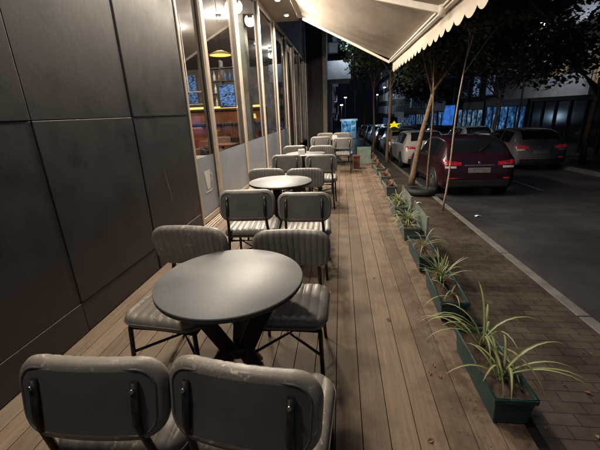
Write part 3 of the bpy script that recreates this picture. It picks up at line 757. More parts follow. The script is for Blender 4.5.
def planter(y0, x0, kind, label, green, L=.56, Wd=.19, seed=0, rz=0):
    rnd = random.Random(seed)
    e = empty('planter_box', (x0+Wd/2, y0+L/2, 0), rz, label, 'planter', 'planter boxes along the deck edge')
    h = .17; m = M['trough_green'] if green else M['trough_grey']
    b = MB(); tx, ty = .86, .95
    hw, hl = Wd/2, L/2
    def ring(sx, sy, z): return [(-hw*sx,-hl*sy,z),(hw*sx,-hl*sy,z),(hw*sx,hl*sy,z),(-hw*sx,hl*sy,z)]
    vs = ring(.82,.93,.004)+ring(.95,.985,h-.03)+ring(1.04,1.02,h-.028)+ring(1.06,1.025,h)+ring(.93,.965,h)+ring(.90,.95,h-.05)
    fs = [(3,2,1,0)]
    for r_ in range(5):
        for k in range(4): a = r_*4; fs.append((a+k, a+(k+1)%4, a+4+(k+1)%4, a+4+k))
    b.add(vs, fs); b.build('trough', m, e, bevel=.006)
    b = MB()
    rr = [Vector(p) for p in ring(1.0,1.0,h+.003)]
    for k in range(4):
        pass
    b.tube([(-hw,-hl,h),(hw,-hl,h),(hw,hl,h),(-hw,hl,h)], .006, 6, closed=True); b.build('rim', M['trough_rim'] if not green else m, e)
    b = MB(); nx, ny = 10, 24; vs = []; fs = []
    for j in range(ny+1):
        for i in range(nx+1):
            x = -hw*.915+hw*1.83*i/nx; y = -hl*.955+hl*1.91*j/ny
            vs.append((x, y, h-.028+.012*math.sin(x*60+seed)*math.sin(y*31+seed)+rnd.uniform(-.005,.005)))
    for j in range(ny):
        for i in range(nx): a = j*(nx+1)+i; fs.append((a,a+1,a+nx+2,a+nx+1))
    b.add(vs, fs, 0, True); b.build('soil', M['soil'], e)
    pm = [M['blade_green'], M['blade_cream']]
    def tuft(cx, cy, n, Lr, up, dr, wid, mats, name='spider_plant'):
        b = MB()
        for k in range(n):
            az = rnd.uniform(0, 2*PI)
            blade(b, (cx+rnd.uniform(-.02,.02), cy+rnd.uniform(-.02,.02), h-.03), az, rnd.uniform(*Lr), rnd.uniform(*up), wid*rnd.uniform(.75,1.15), rnd.uniform(*dr))
        b.build(name, mats, e)
    if kind == 'arching': tuft(.0, .12, 18, (.30,.52), (.8,1.45), (1.6,2.6), .010, pm); tuft(.0, -.12, 12, (.28,.44), (.7,1.3), (1.5,2.4), .010, pm)
    if kind == 'tall': tuft(-.01, .09, 40, (.18,.36), (.75,1.5), (.5,1.9), .009, pm); tuft(.02, -.13, 5, (.2,.3), (.4,1.1), (1.2,2.0), .008, pm)
    if kind == 'sparse':
        tuft(.0, .02, 8, (.22,.36), (.6,1.35), (1.0,1.9), .0095, pm)
    if kind == 'bushy': tuft(.0, .05, 46, (.14,.30), (.55,1.5), (1.0,2.3), .0088, pm); tuft(-.02, -.12, 10, (.16,.28), (.3,1.0), (1.0,2.0), .008, pm)
    if kind == 'dry': tuft(.0, .10, 34, (.08,.20), (.3,1.5), (.6,2.4), .011, [M['blade_dry'], M['blade_dry2']], 'dry_plant'); tuft(.0, -.12, 26, (.07,.17), (.3,1.5), (.6,2.4), .011, [M['blade_dry2'], M['blade_dry']], 'dry_plant')
    return e
PL = [(1.35,.715,'arching',1,'dark green planter box with long arching striped leaves spilling over the deck'),
 (2.20,.71,'tall',1,'dark green planter box with one tall upright striped tuft'),
 (2.99,.715,'sparse',1,'dark green planter box of bare soil with a few sparse leaves'),
 (3.80,.715,'bushy',0,'faded grey planter box with a bushy tuft, fourth along the deck edge'),
 (4.70,.735,'bushy',0,'faded grey planter box with a bushy tuft, fifth along the deck edge'),
 (6.02,.785,'dry',0,'faded planter box of dry brown plants, next after the bushy tufts'),
 (7.0,.81,'dry',0,'faded planter box of dry brown plants, second of the dry ones'),
 (8.0,.80,'dry',0,'faded planter box of dry brown plants, third of the dry ones'),
 (8.95,.785,'dry',0,'faded planter box of dry reddish plants, last but one along the edge'),
 (9.95,.80,'dry',0,'faded planter box of dry reddish plants at the far end of the edge')]
for i, (y, x, k, g, lab) in enumerate(PL): planter(y, x, k, lab, g, seed=i*3+2, rz=random.uniform(-.05,.05))
# soil crumbs kicked onto the boards
rnd = random.Random(99); b = MB()
for k in range(900):
    y = rnd.uniform(.6, 9.5); x = .715 - abs(rnd.gauss(0,.085)) - (.06*math.sin(y*2.3)**2); r_ = rnd.uniform(.0012,.0045)*(1.6 if rnd.random() < .05 else 1)
    a = rnd.uniform(0,6.28); vs = [(x+r_*math.cos(a+q*2.094)*rnd.uniform(.7,1.3), y+r_*math.sin(a+q*2.094)*rnd.uniform(.7,1.3), .0006) for q in range(3)]+[(x,y,r_*rnd.uniform(.6,1.1))]
    b.add(vs, [(0,1,3),(1,2,3),(2,0,3)])
o = b.build('spilled_soil', M['soil']); tag(o, 'dark soil crumbs scattered over the boards beside the planters', 'soil', kind='stuff')
rnd = random.Random(41); b = MB()
for k in range(70):
    y = rnd.uniform(.8, 11); x = rnd.choice([rnd.uniform(.3,.7), rnd.uniform(1.05,2.1), rnd.uniform(1.05,2.1)]); z = .003 if x < .9 else zwalk(y)+.004
    a = rnd.uniform(0,6.28); L = rnd.uniform(.02,.045); d = Vector((math.cos(a),math.sin(a),0)); s_ = Vector((-d.y,d.x,0)); p = Vector((x,y,z))
    b.add([p, p+d*L*.5+s_*L*.3+Vector((0,0,rnd.uniform(.002,.012))), p+d*L+Vector((0,0,rnd.uniform(0,.008))), p+d*L*.5-s_*L*.3+Vector((0,0,rnd.uniform(.002,.012)))], [(0,1,2),(0,2,3)])
o = b.build('fallen_leaves', M['blade_dry']); tag(o, 'small dry brown leaves scattered on the boards and pavement', 'leaves', kind='stuff')
# low glass screens behind the planters, and one across the end of the walkway
t = NT('pale_green_screen'); v = t.coord(); c = t.ramp(t.noise(v, 7, 6, .65), (.3, (.16,.22,.19)), (.7, (.34,.42,.38)))
bs = t.bsdf(c, .22, t.noise(v, 20, 3), .1, .004); tr = t.n('ShaderNodeBsdfTransparent'); tr.inputs['Color'].default_value = (.8,.9,.85,1); mx = t.n('ShaderNodeMixShader'); mx.inputs[0].default_value = .55
t.l(tr.outputs[0], mx.inputs[1]); t.l(bs.outputs[0], mx.inputs[2]); t.l(mx.outputs[0], t.out.inputs['Surface']); M['screen_pale'] = t.m
def screen(x0, y0, x1, y1, h, label):
    c = Vector(((x0+x1)/2,(y0+y1)/2,0)); e = empty('glass_screen', c, 0, label, 'glass screen', 'low glass screens edging the deck')
    a = Vector((x0,y0,0))-c; d = Vector((x1,y1,0))-c
    b = MB(); b.bar(a+Vector((0,0,h/2+.02)), d+Vector((0,0,h/2+.02)), .008, h); b.build('pane', M['screen_pale'], e)
    for p in (a, d):
        b = MB(); b.box(p.x-.012,p.x+.012,p.y-.012,p.y+.012,0,h+.03); b.build('post', M['trough_rim'], e, bevel=.003)
screen(.952, 3.72, .952, 4.40, .30, 'low greenish glass screen behind the first faded planter box')
screen(.955, 4.66, .955, 5.34, .30, 'low greenish glass screen behind the second faded planter box')
e = empty('end_panel', (.65, 9.62, 0), 0, 'pale green panel standing across the end of the walkway', 'panel')
b = MB(); b.box(-.22,.16,-.006,.006,.05,.50); b.build('sheet', M['screen_pale'], e)
for xx in (-.235,.175):
    b = MB(); b.box(xx-.014,xx+.014,-.014,.014,0,.53); b.build('post', M['black_metal'], e, bevel=.003)
e = empty('clay_pot', (.40, 9.1, 0), 0, 'tall red brown square pot standing by the pale green panel', 'pot')
b = MB(); b.box(-.085,.085,-.085,.085,0.004,.30); b.box(-.098,.098,-.098,.098,.301,.345); b.build('body', M['terracotta'], e, bevel=.008)
b = MB(); b.box(-.08,.08,-.08,.08,.346,.352); b.build('soil', M['soil'], e)

# ------------------------------------------------------------------ trees
def leaf_cloud(b, c, rad, n, size, rnd, flat=.8):
    for _ in range(n):
        while True:
            q = Vector((rnd.uniform(-1,1), rnd.uniform(-1,1), rnd.uniform(-1,1)))
            if .12 < q.length < 1: break
        q = q*(.55+.45*q.length)
        p = Vector(c) + Vector((q.x*rad, q.y*rad, q.z*rad*flat))
        a = rnd.uniform(0,2*PI); tl_ = rnd.gauss(0,.6); d = Vector((math.cos(a), math.sin(a), tl_-.3)).normalized(); s = d.cross(Vector((rnd.uniform(-.4,.4),rnd.uniform(-.4,.4),1))).normalized()
        L = size*rnd.uniform(.6,1.3); w_ = L*rnd.uniform(.28,.42)
        o = len(b.v); b.v += [p, p+d*L*.5+s*w_, p+d*L, p+d*L*.5-s*w_]
        b.f.append((o,o+1,o+2,o+3)); b.mi.append(0); b.sm.append(False)
def tree(base, top, r, crown_c, crown_r, nclump, nleaf, leaf, label, mleaf, mbark, seed, group=None, limbs=5, size=.12):
    rnd = random.Random(seed); base = Vector(base); top = Vector(top); cc = Vector(crown_c)
    e = empty('street_tree', base, 0, label, 'tree', group)
    b = MB(); n = 9; pts = []; rs = []
    for i in range(n+1):
        u = i/n; p = base.lerp(top, u) + Vector((math.sin(u*5+seed)*.04, math.cos(u*4+seed)*.04, 0))*min(1, 4*u*(1-u)); pts.append(p-base); rs.append(r*(1.25-.25*min(1,u*8))*(1-.45*u))
    b.tube(pts, rs, 10)
    trunk = b.build('trunk', mbark, e)
    cl = []
    for k in range(nclump):
        th = rnd.uniform(0,2*PI); ph = rnd.uniform(-.75,1); rr = rnd.uniform(.3,1)
        cl.append(cc + Vector((math.cos(th)*crown_r*rr*math.sqrt(1-.6*ph*ph), math.sin(th)*crown_r*rr*math.sqrt(1-.6*ph*ph), ph*crown_r*.72)))
    for k in range(limbs):
        tg = cl[k % len(cl)]; u = rnd.uniform(.75,1.0); st = base.lerp(top, u); md = st.lerp(tg,.5)+Vector((0,0,.15))
        b = MB(); b.tube([st-base, md-base, tg-base], [r*.45, r*.28, r*.1], 7); b.build('limb', mbark, trunk)
    b = MB()
    for c in cl: leaf_cloud(b, c-base, crown_r*rnd.uniform(.26,.42), int(nleaf/nclump*rnd.uniform(.7,1.3)), size, rnd)
    b.build('crown', mleaf, e)
    return e
G = 'trees along the kerb'
def tb(x, y): return (x, y, zwalk(y))
tree(tb(1.98,9.9), (2.50,10.0,2.3), .085, (2.9,10.2,3.75), 2.2, 44, 22000, 0, 'brown leaning tree trunk under a dense dark crown beside the dark red car', M['leaf'], M['bark'], 3, G, 8, .13)
tree(tb(2.12,8.55), (2.06,8.65,2.6), .022, (2.15,8.7,3.2), .95, 12, 2600, 0, 'thin grey sapling rising from the black ring beside the leaning tree', M['leaf2'], M['bark'], 5, G, 4, .10)
tree(tb(2.05,6.95), (2.32,7.2,2.7), .020, (2.5,7.3,3.3), .9, 12, 2400, 0, 'thin pale sapling like a cane standing close to the kerb', M['leaf2'], M['bark_pale'], 8, G, 4, .10)
tree(tb(2.0,15.4), (2.0,15.3,2.9), .065, (2.3,15.5,4.7), 2.5, 36, 13000, 0, 'slim dark tree behind the leaning one with foliage over the silver car', M['leaf'], M['bark'], 11, G, 6, .17)
tree(tb(1.95,21.5), (1.9,21.5,3.0), .07, (2.1,21.5,5.2), 2.7, 26, 7500, 0, 'dark street tree by the car with the yellow star', M['leaf'], M['bark'], 13, G, 6, .20)
tree(tb(1.9,29), (1.8,29,3.4), .08, (2.2,29,6.2), 3.2, 24, 6000, 0, 'dark street tree farther down the kerb past the yellow star', M['leaf2'], M['bark'], 17, G, 5, .26)
tree(tb(1.6,42), (1.6,42,4.2), .1, (2.0,42,8.2), 4, 22, 5000, 0, 'distant dark street tree at the end of the row', M['leaf'], M['bark'], 19, G, 5, .34)
tree((9.0,14,zwalk(14)), (9.0,14,2.2), .11, (8.7,14,4.2), 3.1, 40, 16000, 0, 'dark tree on the far pavement opposite the dark red car', M['leaf'], M['bark'], 23, G, 6, .19)
tree((9.0,22,zwalk(22)), (9.0,22,2.2), .11, (8.6,22,4.4), 3.3, 36, 12000, 0, 'dark tree on the far pavement beside the blue banner', M['leaf2'], M['bark'], 29, G, 6, .22)
tree((9.0,38,zwalk(38)), (9.0,38,2.2), .12, (8.2,38,4.4), 3.8, 24, 6000, 0, 'dark tree far along the opposite pavement past the blue banner', M['leaf'], M['bark'], 31, G, 5, .3)
tree((3.4,3.2,zroad(3.2)+.0), (3.4,3.2,zroad(3.2)+2), .05, (3.4,3.2,5.2), .5, 4, 10, 0, 'x', M['leaf'], M['bark'], 37) if False else None
# black ring at the sapling's foot
b = MB(); yc = 8.6
b.tube([(.30*math.cos(2*PI*k/40), .26*math.sin(2*PI*k/40), .085) for k in range(40)], .085, 12, closed=True)
o = b.build('rubber_ring', M['rubber'], loc=(2.0-.02, yc, zwalk(yc))); o.rotation_euler = (TILT,0,0); tag(o, 'black rubber ring lying round the foot of the thin sapling', 'ring')
# litter
def scrap(x, y, z, s, label):
    b = MB(); b.add([(-s,-s*.6,.004),(0,-s*.5,.03),(s,-s*.7,.008),(-s*.9,s*.6,.012),(.0,s*.7,.022),(s,s*.5,.004)], [(0,1,4,3),(1,2,5,4)])
    o = b.build('paper_scrap', M['paper'], loc=(x,y,z)); tag(o, label, 'litter')
scrap(1.72, 7.6, zwalk(7.6)+.004, .06, 'crumpled white paper scrap lying on the pavement')
scrap(2.75, 6.95, zroad(6.95)+.004, .06, 'white paper scrap lying on the road by the dark red car')

# ------------------------------------------------------------------ cars
def mono(xs, ys, x):
    if x <= xs[0]: return ys[0]
    for i in range(len(xs)-1):
        if x <= xs[i+1]:
            h = xs[i+1]-xs[i]; t = (x-xs[i])/h
            def sl(k):
                if k <= 0 or k >= len(xs)-1: return (ys[min(k+1,len(xs)-1)]-ys[max(k-1,0)])/(xs[min(k+1,len(xs)-1)]-xs[max(k-1,0)])
                a = (ys[k]-ys[k-1])/(xs[k]-xs[k-1]); c = (ys[k+1]-ys[k])/(xs[k+1]-xs[k]); return 0 if a*c <= 0 else 2*a*c/(a+c)
            m0, m1 = sl(i)*h, sl(i+1)*h
            return ys[i]*(2*t**3-3*t*t+1)+m0*(t**3-2*t*t+t)+ys[i+1]*(-2*t**3+3*t*t)+m1*(t**3-t*t)
    return ys[-1]
ST = [ # y, halfwidth, zbottom, zbelt, ztop, roof width ratio
 (0,.70,.36,.56,.66,.92),(.03,.79,.28,.70,.80,.90),(.09,.84,.23,.86,.98,.88),(.20,.875,.2,.94,1.12,.84),(.42,.89,.2,.955,1.34,.77),(.75,.9,.2,.955,1.44,.73),(1.5,.905,.2,.945,1.49,.72),
 (2.3,.905,.2,.93,1.44,.73),(2.75,.905,.2,.92,1.27,.76),(3.15,.90,.2,.905,1.0,.82),(3.35,.895,.2,.89,.95,.84),(3.85,.87,.2,.80,.86,.84),(4.2,.80,.24,.66,.72,.84),(4.32,.72,.3,.55,.6,.84),(4.36,.62,.36,.5,.54,.84)]
YS = [s[0] for s in ST]
def stv(y): return [mono(YS, [s[k] for s in ST], y) for k in range(1,6)]
def sect(y, v):
    w, zb, zl, zt, tr = stv(y)
    P = [(w*.86,zb),(w*.965,zb+.06),(w*1.0,zb+(zl-zb)*.5),(w*.985,zl-.03),(w*.955,zl+.01),(w*(.955*.35+tr*.65),zl+(zt-.05-zl)*.72),(w*tr,zt-.05),(w*tr*.86,zt-.018),(w*tr*.45,zt-.002),(0,zt)]
    K = [0,.08,.28,.44,.48,.63,.74,.79,.89,1.0]
    return mono(K, [p[0] for p in P], v), mono(K, [p[1] for p in P], v)
def surf(y, v, sgn, off=0.):
    x, z = sect(y, v)
    if off:
        x2, z2 = sect(y, min(v+.01,1)); x1, z1 = sect(y, max(v-.01,0)); ya, za = sect(max(y-.02,0), v); yb, zb = sect(min(y+.02,4.36), v)
        tv = Vector((x2-x1,0,z2-z1)); ty = Vector((yb-ya, (min(y+.02,4.36)-max(y-.02,0)), zb-za)); nrm = ty.cross(tv)
        if nrm.length > 0:
            nrm.normalize()
            if nrm.x < 0 and v < .9: nrm = -nrm
            if nrm.z < 0 and v >= .9: nrm = -nrm
            x += nrm.x*off; y += nrm.y*off; z += nrm.z*off
    return (sgn*x, y, z)
def rear_y(x, z):
    y = 0.
    while y < .6:
        v = 0; 
        for k in range(41):
            px, pz = sect(y, k/40)
            if pz >= z: break
        w, zb, zl, zt, tr = stv(y)
        if zt >= z and px >= x: return y
        y += .006
    return y
def patch(y0, y1, v0, v1, sgn, ny, nv, off=.004):
    b = MB(); vs = [surf(y0+(y1-y0)*i/ny, v0+(v1-v0)*j/nv, sgn, off) for i in range(ny+1) for j in range(nv+1)]
    b.add(vs, [(i*(nv+1)+j,(i+1)*(nv+1)+j,(i+1)*(nv+1)+j+1,i*(nv+1)+j+1) for i in range(ny) for j in range(nv)], 0, True); return b
def join(*bs):
    r = MB()
    for x in bs: r.add(x.v, x.f, 0, True)
    return r
M['plate'] = plain('number_plate', (.20,.19,.19), .5, .3, 14)
M['trim'] = plain('black_car_trim', (.012,.012,.013), .5, .2)
M['tail'] = NT('tail_lamp').m
t = NT('tail_lamp_red'); bs = t.bsdf(t.ramp(t.noise(t.coord(scale=(14,1,26)), 1.2, 2), (.38,(.10,.003,.006)), (.6,(.50,.014,.024))), .2, Emission_Strength=.10); bs.inputs['Emission Color'].default_value = (1.,.03,.05,1); M['tail'] = t.m
M['tail_clear'] = plain('reverse_lamp', (.55,.50,.50), .2, .1)
M['rim'] = plain('alloy_rim', (.35,.35,.36), .35, .1, 20, .05, Metallic=.8)
def make_car(paint):
    root = empty('parked_car')
    ysamp = [0,.012,.03,.06,.09,.14,.2,.27,.34,.42,.52,.64,.78,1.0,1.25,1.5,1.8,2.1,2.3,2.5,2.65,2.8,2.95,3.08,3.2,3.35,3.6,3.85,4.05,4.2,4.28,4.33,4.36]
    NV = 30; b = MB(); vs = []; fs = []
    ring = [(v/NV, 1) for v in range(NV+1)] + [(v/NV, -1) for v in range(NV-1,-1,-1)]
    for y in ysamp:
        for v, s in ring: vs.append(surf(y, v, s))
    n = len(ring)
    for i in range(len(ysamp)-1):
        for k in range(n-1): fs.append((i*n+k, i*n+k+1, (i+1)*n+k+1, (i+1)*n+k))
        fs.append((i*n+n-1, i*n, (i+1)*n, (i+1)*n+n-1))
    fs.append(tuple(range(n))[::-1]); fs.append(tuple((len(ysamp)-1)*n+k for k in range(n)))
    b.add(vs, fs, 0, True); body = b.build('body', paint, root)
    join(patch(.19,.66,.80,1.,1,10,8), patch(.19,.66,.80,1.,-1,10,8)).build('rear_window', M['car_glass'], root)
    join(patch(2.42,3.12,.77,1.,1,10,8), patch(2.42,3.12,.77,1.,-1,10,8)).build('windscreen', M['car_glass'], root)
    for s in (1,-1):
        for ya, yb in ((.62,1.38),(1.46,2.28),(2.34,2.62)):
            patch(ya, yb, .495, .70, s, 10, 6).build('side_window', M['car_glass'], root)
        b = MB(); vs = []
        for i in range(15):
            u = i/14; x = .868-.44*u
            for j in range(5):
                z = (.82-.02*u) + (.12-.045*u)*j/4; vs.append((s*x, rear_y(x, z)-.006, z))
        b.add(vs, [(i*5+j,(i+1)*5+j,(i+1)*5+j+1,i*5+j+1) for i in range(14) for j in range(4)], 0, True); b.build('tail_light', M['tail'], root)
        b = MB(); vs = []
        for i in range(7):
            x = .80-.26*i/6
            for z in (.735, .785): vs.append((s*x, rear_y(x, z)-.008, z))
        b.add(vs, [(2*i,2*i+2,2*i+3,2*i+1) for i in range(6)], 0, True); b.build('reverse_light', M['tail_clear'], root)
        b = MB(); b.box(s*.98-.07, s*.98+.07, 2.45, 2.56, .93, 1.07); b.build('mirror', paint, root, bevel=.03, bseg=3)
        patch(3.95,4.22,.36,.46,s,6,4,.006).build('headlight', M['tail_clear'], root)
        for ya in (1.30, 2.20):
            b = MB(); b.box(s*.895-.012, s*.895+.012, ya-.16, ya, .80, .825); b.build('door_handle', paint, root, bevel=.006)
        for yw in (.80, 3.50):
            b = MB(); RM = Matrix.Translation((s*.80, yw, .31)) @ Matrix.Rotation(s*PI/2, 4, 'Y')
            b.lathe([(.375,-.02),(.375,.109),(.34,.111)], 32, 0, RM); b.build('wheel_arch', M['trim'], root)
            b = MB(); b.lathe([(.20,-.1),(.305,-.09),(.315,-.04),(.315,.09),(.30,.118),(.21,.120)], 32, 0, RM); wl = b.build('wheel', M['rubber'], root)
            b = MB(); b.lathe([(.205,.112),(.20,.124),(.17,.116),(.06,.122),(.04,.128)], 24, 0, RM); b.build('rim', M['rim'], wl)
    for s in (1,-1):
        b = MB(); b.tube([(s*.62*k_, rear_y(.62*k_, z_)-.001, z_) for k_, z_ in ((.985,.50),(1.,.62),(1.,.79))], .005, 6); b.build('panel_gap', M['trim'], root)
        b = MB(); b.box(min(s*.70,s*.56),max(s*.70,s*.56),rear_y(.70,.50)-.012,rear_y(.70,.50)+.02,.475,.505); b.build('reflector', M['tail'], root)
    b = MB(); b.tube([(x_, rear_y(abs(x_), .49)-.001, .49) for x_ in (-.6,-.3,0,.3,.6)], .005, 6); b.build('panel_gap', M['trim'], root)
    b = MB(); b.box(-.34,.34, rear_y(.34,.80)-.016, rear_y(.34,.80)+.03, .785,.812); b.build('tailgate_strip', M['rim'], root, bevel=.006)
    b = MB(); b.lathe([(.035,0),(.033,.008),(.02,.010)], 20, 0, Matrix.Translation((0, rear_y(0,.86)-.002, .86)) @ Matrix.Rotation(PI/2, 4, 'X')); b.build('badge', M['rim'], root)
    b = MB(); b.tube([surf(.20,.995,1,.02), surf(.33,.90,1,.02)], .008, 6); b.build('rear_wiper', M['trim'], root)
    b = MB(); b.tube([(.0,.95,1.455),(.0,.80,1.62)], .004, 6); b.build('antenna', M['trim'], root)
    b = MB(); b.box(-.26,.26,-.012,.04,.62,.74); b.build('number_plate', M['plate'], root, bevel=.004)
    b = MB(); b.box(-.72,.72,-.018,.25,.27,.44); b.build('bumper', M['trim'], root, bevel=.03, bseg=3)
    return root
def paint(name, c, rough=.28): return plain(name, c, rough, .08, 2, .0, Coat_Weight=.6, Coat_Roughness=.08)
cars = [(8.75,'dark red hatchback with red tail lights parked by the leaning tree',(.022,.004,.008)),
 (14.1,'silver hatchback parked second along the kerb behind the leaning trunk',(.42,.41,.39)),
 (19.4,'grey car parked third along the kerb with the yellow star on its roof',(.22,.21,.16)),
 (24.7,'black car parked fourth along the kerb',(.015,.015,.017)),
 (30.1,'pale car parked fifth along the kerb',(.5,.5,.5)),
 (35.4,'dark blue car parked sixth along the kerb',(.02,.03,.07)),
 (40.8,'brown car parked seventh along the kerb',(.08,.05,.035)),
 (46.2,'small black car parked at the distant end of the kerb',(.012,.012,.013))]
base_paint = paint('dark_red_paint', cars[0][2])
cproto = make_car(base_paint)
car_objs = []
for i, (y, lab, c) in enumerate(cars):
    if i == 0: o = cproto
    else:
        o = copy_tree(cproto); pm = paint('car_paint', c)
        for ch in o.children:
            if base_paint in list(ch.data.materials):
                ch.data = ch.data.copy(); ch.data.materials[0] = pm
    o.location = (3.37, y, zroad(y)); o.rotation_euler = (TILT,0,0); tag(o, lab, 'car', 'cars parked along the kerb'); car_objs.append(o)
# cars on the far side and two oncoming with lights on
far = [(13.0,'grey car parked across the road opposite the silver one',(.10,.10,.11)),(18.6,'white car parked across the road next to the grey one',(.45,.45,.46)),(24.2,'black car parked across the road under the blue banner',(.015,.015,.017)),(32.,'dark green car parked across the road beyond the banner',(.02,.045,.03))]
for y, lab, c in far:
    o = copy_tree(cproto); pm = paint('far_car_paint', c)
    for ch in o.children:
        if base_paint in list(ch.data.materials): ch.data = ch.data.copy(); ch.data.materials[0] = pm
    o.location = (7.0, y, zroad(y)); o.rotation_euler = (TILT,0,0); tag(o, lab, 'car', 'cars parked across the road')
hl = emit('headlamp_on', (.85,.93,1.), 14)
for (x, y, lab, c) in ((5.2,30.,'pale oncoming car with its headlights on in the middle of the road',(.4,.4,.42)),(4.95,46.,'distant oncoming car with headlights on',(.1,.1,.1))):
    o = copy_tree(cproto); pm = paint('oncoming_paint', c)
    for ch in o.children:
        if base_paint in list(ch.data.materials): ch.data = ch.data.copy(); ch.data.materials[0] = pm
        if ch.name.startswith('headlight'): ch.data = ch.data.copy(); ch.data.materials[0] = hl
    o.location = (x, y, zroad(y)); o.rotation_euler = (-TILT,0,PI); tag(o, lab, 'car', 'oncoming cars')
    spot('headlamp_beam', (x, y-4.5, zroad(y)+.75), 150, (.85,.93,1.), 60, .08, (math.radians(84),0,PI))
# star roof sign
b = MB(); vs = []
for k in range(10):
    a = PI/2+k*PI/5; r_ = 1. if k % 2 == 0 else .42
    vs.append((r_*math.cos(a)*.40, 0, r_*math.sin(a)*.21))
n = 10; V2 = [(x,-.03,z) for x,_,z in vs]+[(x,.03,z) for x,_,z in vs]+[(0,-.06,0),(0,.06,0)]
b.add(V2, [((k+1)%n,k,20) for k in range(n)]+[(n+k,n+(k+1)%n,21) for k in range(n)]+[(k,(k+1)%n,n+(k+1)%n,n+k) for k in range(n)])
e = empty('star_sign', (2.92, 20.1, zroad(20.1)+1.44), 0, 'lit yellow star shaped sign on the roof of the third parked car', 'sign')
o = b.build('star', emit('yellow_star_glow', (1.,.80,.02), .85), e); o.location = (0,0,.24)
b = MB(); b.box(-.16,.16,-.04,.04,.0,.07); b.build('mount', M['trim'], e)

# ------------------------------------------------------------------ buildings beyond
M['wall_far'] = plain('far_plaster', (.06,.06,.065), .85, .3, .6, .1)
M['wall_far2'] = plain('far_plaster_two', (.05,.048,.046), .85, .3, .6, .1)
M['slat'] = plain('dark_slats', (.045,.040,.038), .55, .3, 8, .1)
M['pale_col'] = plain('pale_pilaster', (.34,.30,.24), .8, .25, 5, .2)
M['balc'] = plain('white_balcony', (.62,.63,.66), .75, .15, 3, .1)
M['win_dark'] = plain('dark_window', (.012,.014,.018), .12, .1, 2, 0)
M['win_cool'] = emit('window_lit_cool', (.30,.50,.85), .35, .8, .8)
M['win_warm'] = emit('window_lit_warm', (1.,.68,.35), .35, .8, .8)
def shop_mat(name, dark, mid, lit, st, sc3):
    t = NT(name); v = t.coord(scale=sc3); n1 = t.noise(v, 1.3, 6, .62); n2 = t.noise(v, 4.5, 4, .6)
    f = t.math('ADD', t.math('MULTIPLY', n1, .65), t.math('MULTIPLY', n2, .35))
    c = t.ramp(f, (.36, tuple(x*.12 for x in dark)), (.46, dark), (.54, mid), (.62, lit))
    e_ = t.n('ShaderNodeEmission'); e_.inputs['Strength'].default_value = st; t.l(c, e_.inputs['Color']); t.l(e_.outputs[0], t.out.inputs['Surface']); return t.m
M['shop_blue'] = shop_mat('shop_lit_blue', (.012,.05,.14), (.06,.22,.55), (.40,.62,.90), .42, (1,1.6,1.1))
M['shop_white'] = shop_mat('shop_lit_white', (.02,.06,.12), (.16,.34,.55), (.65,.8,.95), .36, (1,1.9,1.3))
# neighbour on our side: louvred flank facing us, pilaster, balcony
nb = empty('neighbour_building', (-.8, 20.2, 0), 0, 'neighbouring building with dark vertical louvres and a white balcony past the cafe', 'building')
off2 = Vector((-.8,20.2,0))
def npart(b, name, m, **kw): b.v = [p-off2 for p in b.v]; return b.build(name, m, nb, **kw)
b = MB(); b.box(-6, -.80, 20.2, 34, -2, 14); npart(b, 'wall', M['wall_far'])
b = MB()
for k in range(13): x = -1.86+k*.066; b.box(x, x+.030, 20.08, 20.196, -1.2, 6.5)
npart(b, 'louvre', M['slat'])
b = MB(); b.box(-.99, -.76, 20.02, 20.195, -1.2, 6.5); npart(b, 'pilaster', M['pale_col'], bevel=.01)
for z in (3.35, 6.6):
    b = MB(); b.box(-.795, .58, 22, 26, z-.14, z); bb = npart(b, 'balcony', M['balc'])
    b = MB(); b.box(-.795,.58,22,22.08,z+.002,z+.86); b.box(.50,.58,22.082,26,z+.002,z+.86); b.v = [p-off2 for p in b.v]; b.build('parapet', M['balc'], bb)
    b = MB(); b.box(-.79,-.78,22.8,25,z+.02,z+2.1); b.v = [p-off2 for p in b.v]; b.build('balcony_door', M['win_dark'], bb)
b = MB(); b.tube([(-1.90,20.03,-.6),(-1.90,20.03,6)], .035, 10); npart(b, 'downpipe', plain('white_pipe', (.62,.60,.58), .5))
b = MB(); b.box(-.77,-.2,24.6,25.1,5.0,5.6); npart(b, 'air_conditioner', M['balc'], bevel=.03)
for y in (28,31): 
    b = MB(); b.box(-.796,-.785,y,y+1.3,4,5.6); npart(b, 'window', M['win_dark'])
e = empty('hanging_sign', (.40, 22.6, 5.05), 0, 'small pale cyan lit blade sign above the white balcony', 'sign')
b = MB(); b.box(-.08,.08,-.04,.04,0,.52); b.build('panel', emit('cyan_sign', (.35,.8,.9), 1.0), e)
b = MB(); b.box(-1.19,-.081,-.015,.015,.22,.26); b.build('bracket', M['trim'], e)
point('sign_light', (.25, 21.3, 4.6), 45, (.72,.86,1.), .15)  # added lamp in front of the sign, brightens the balcony face
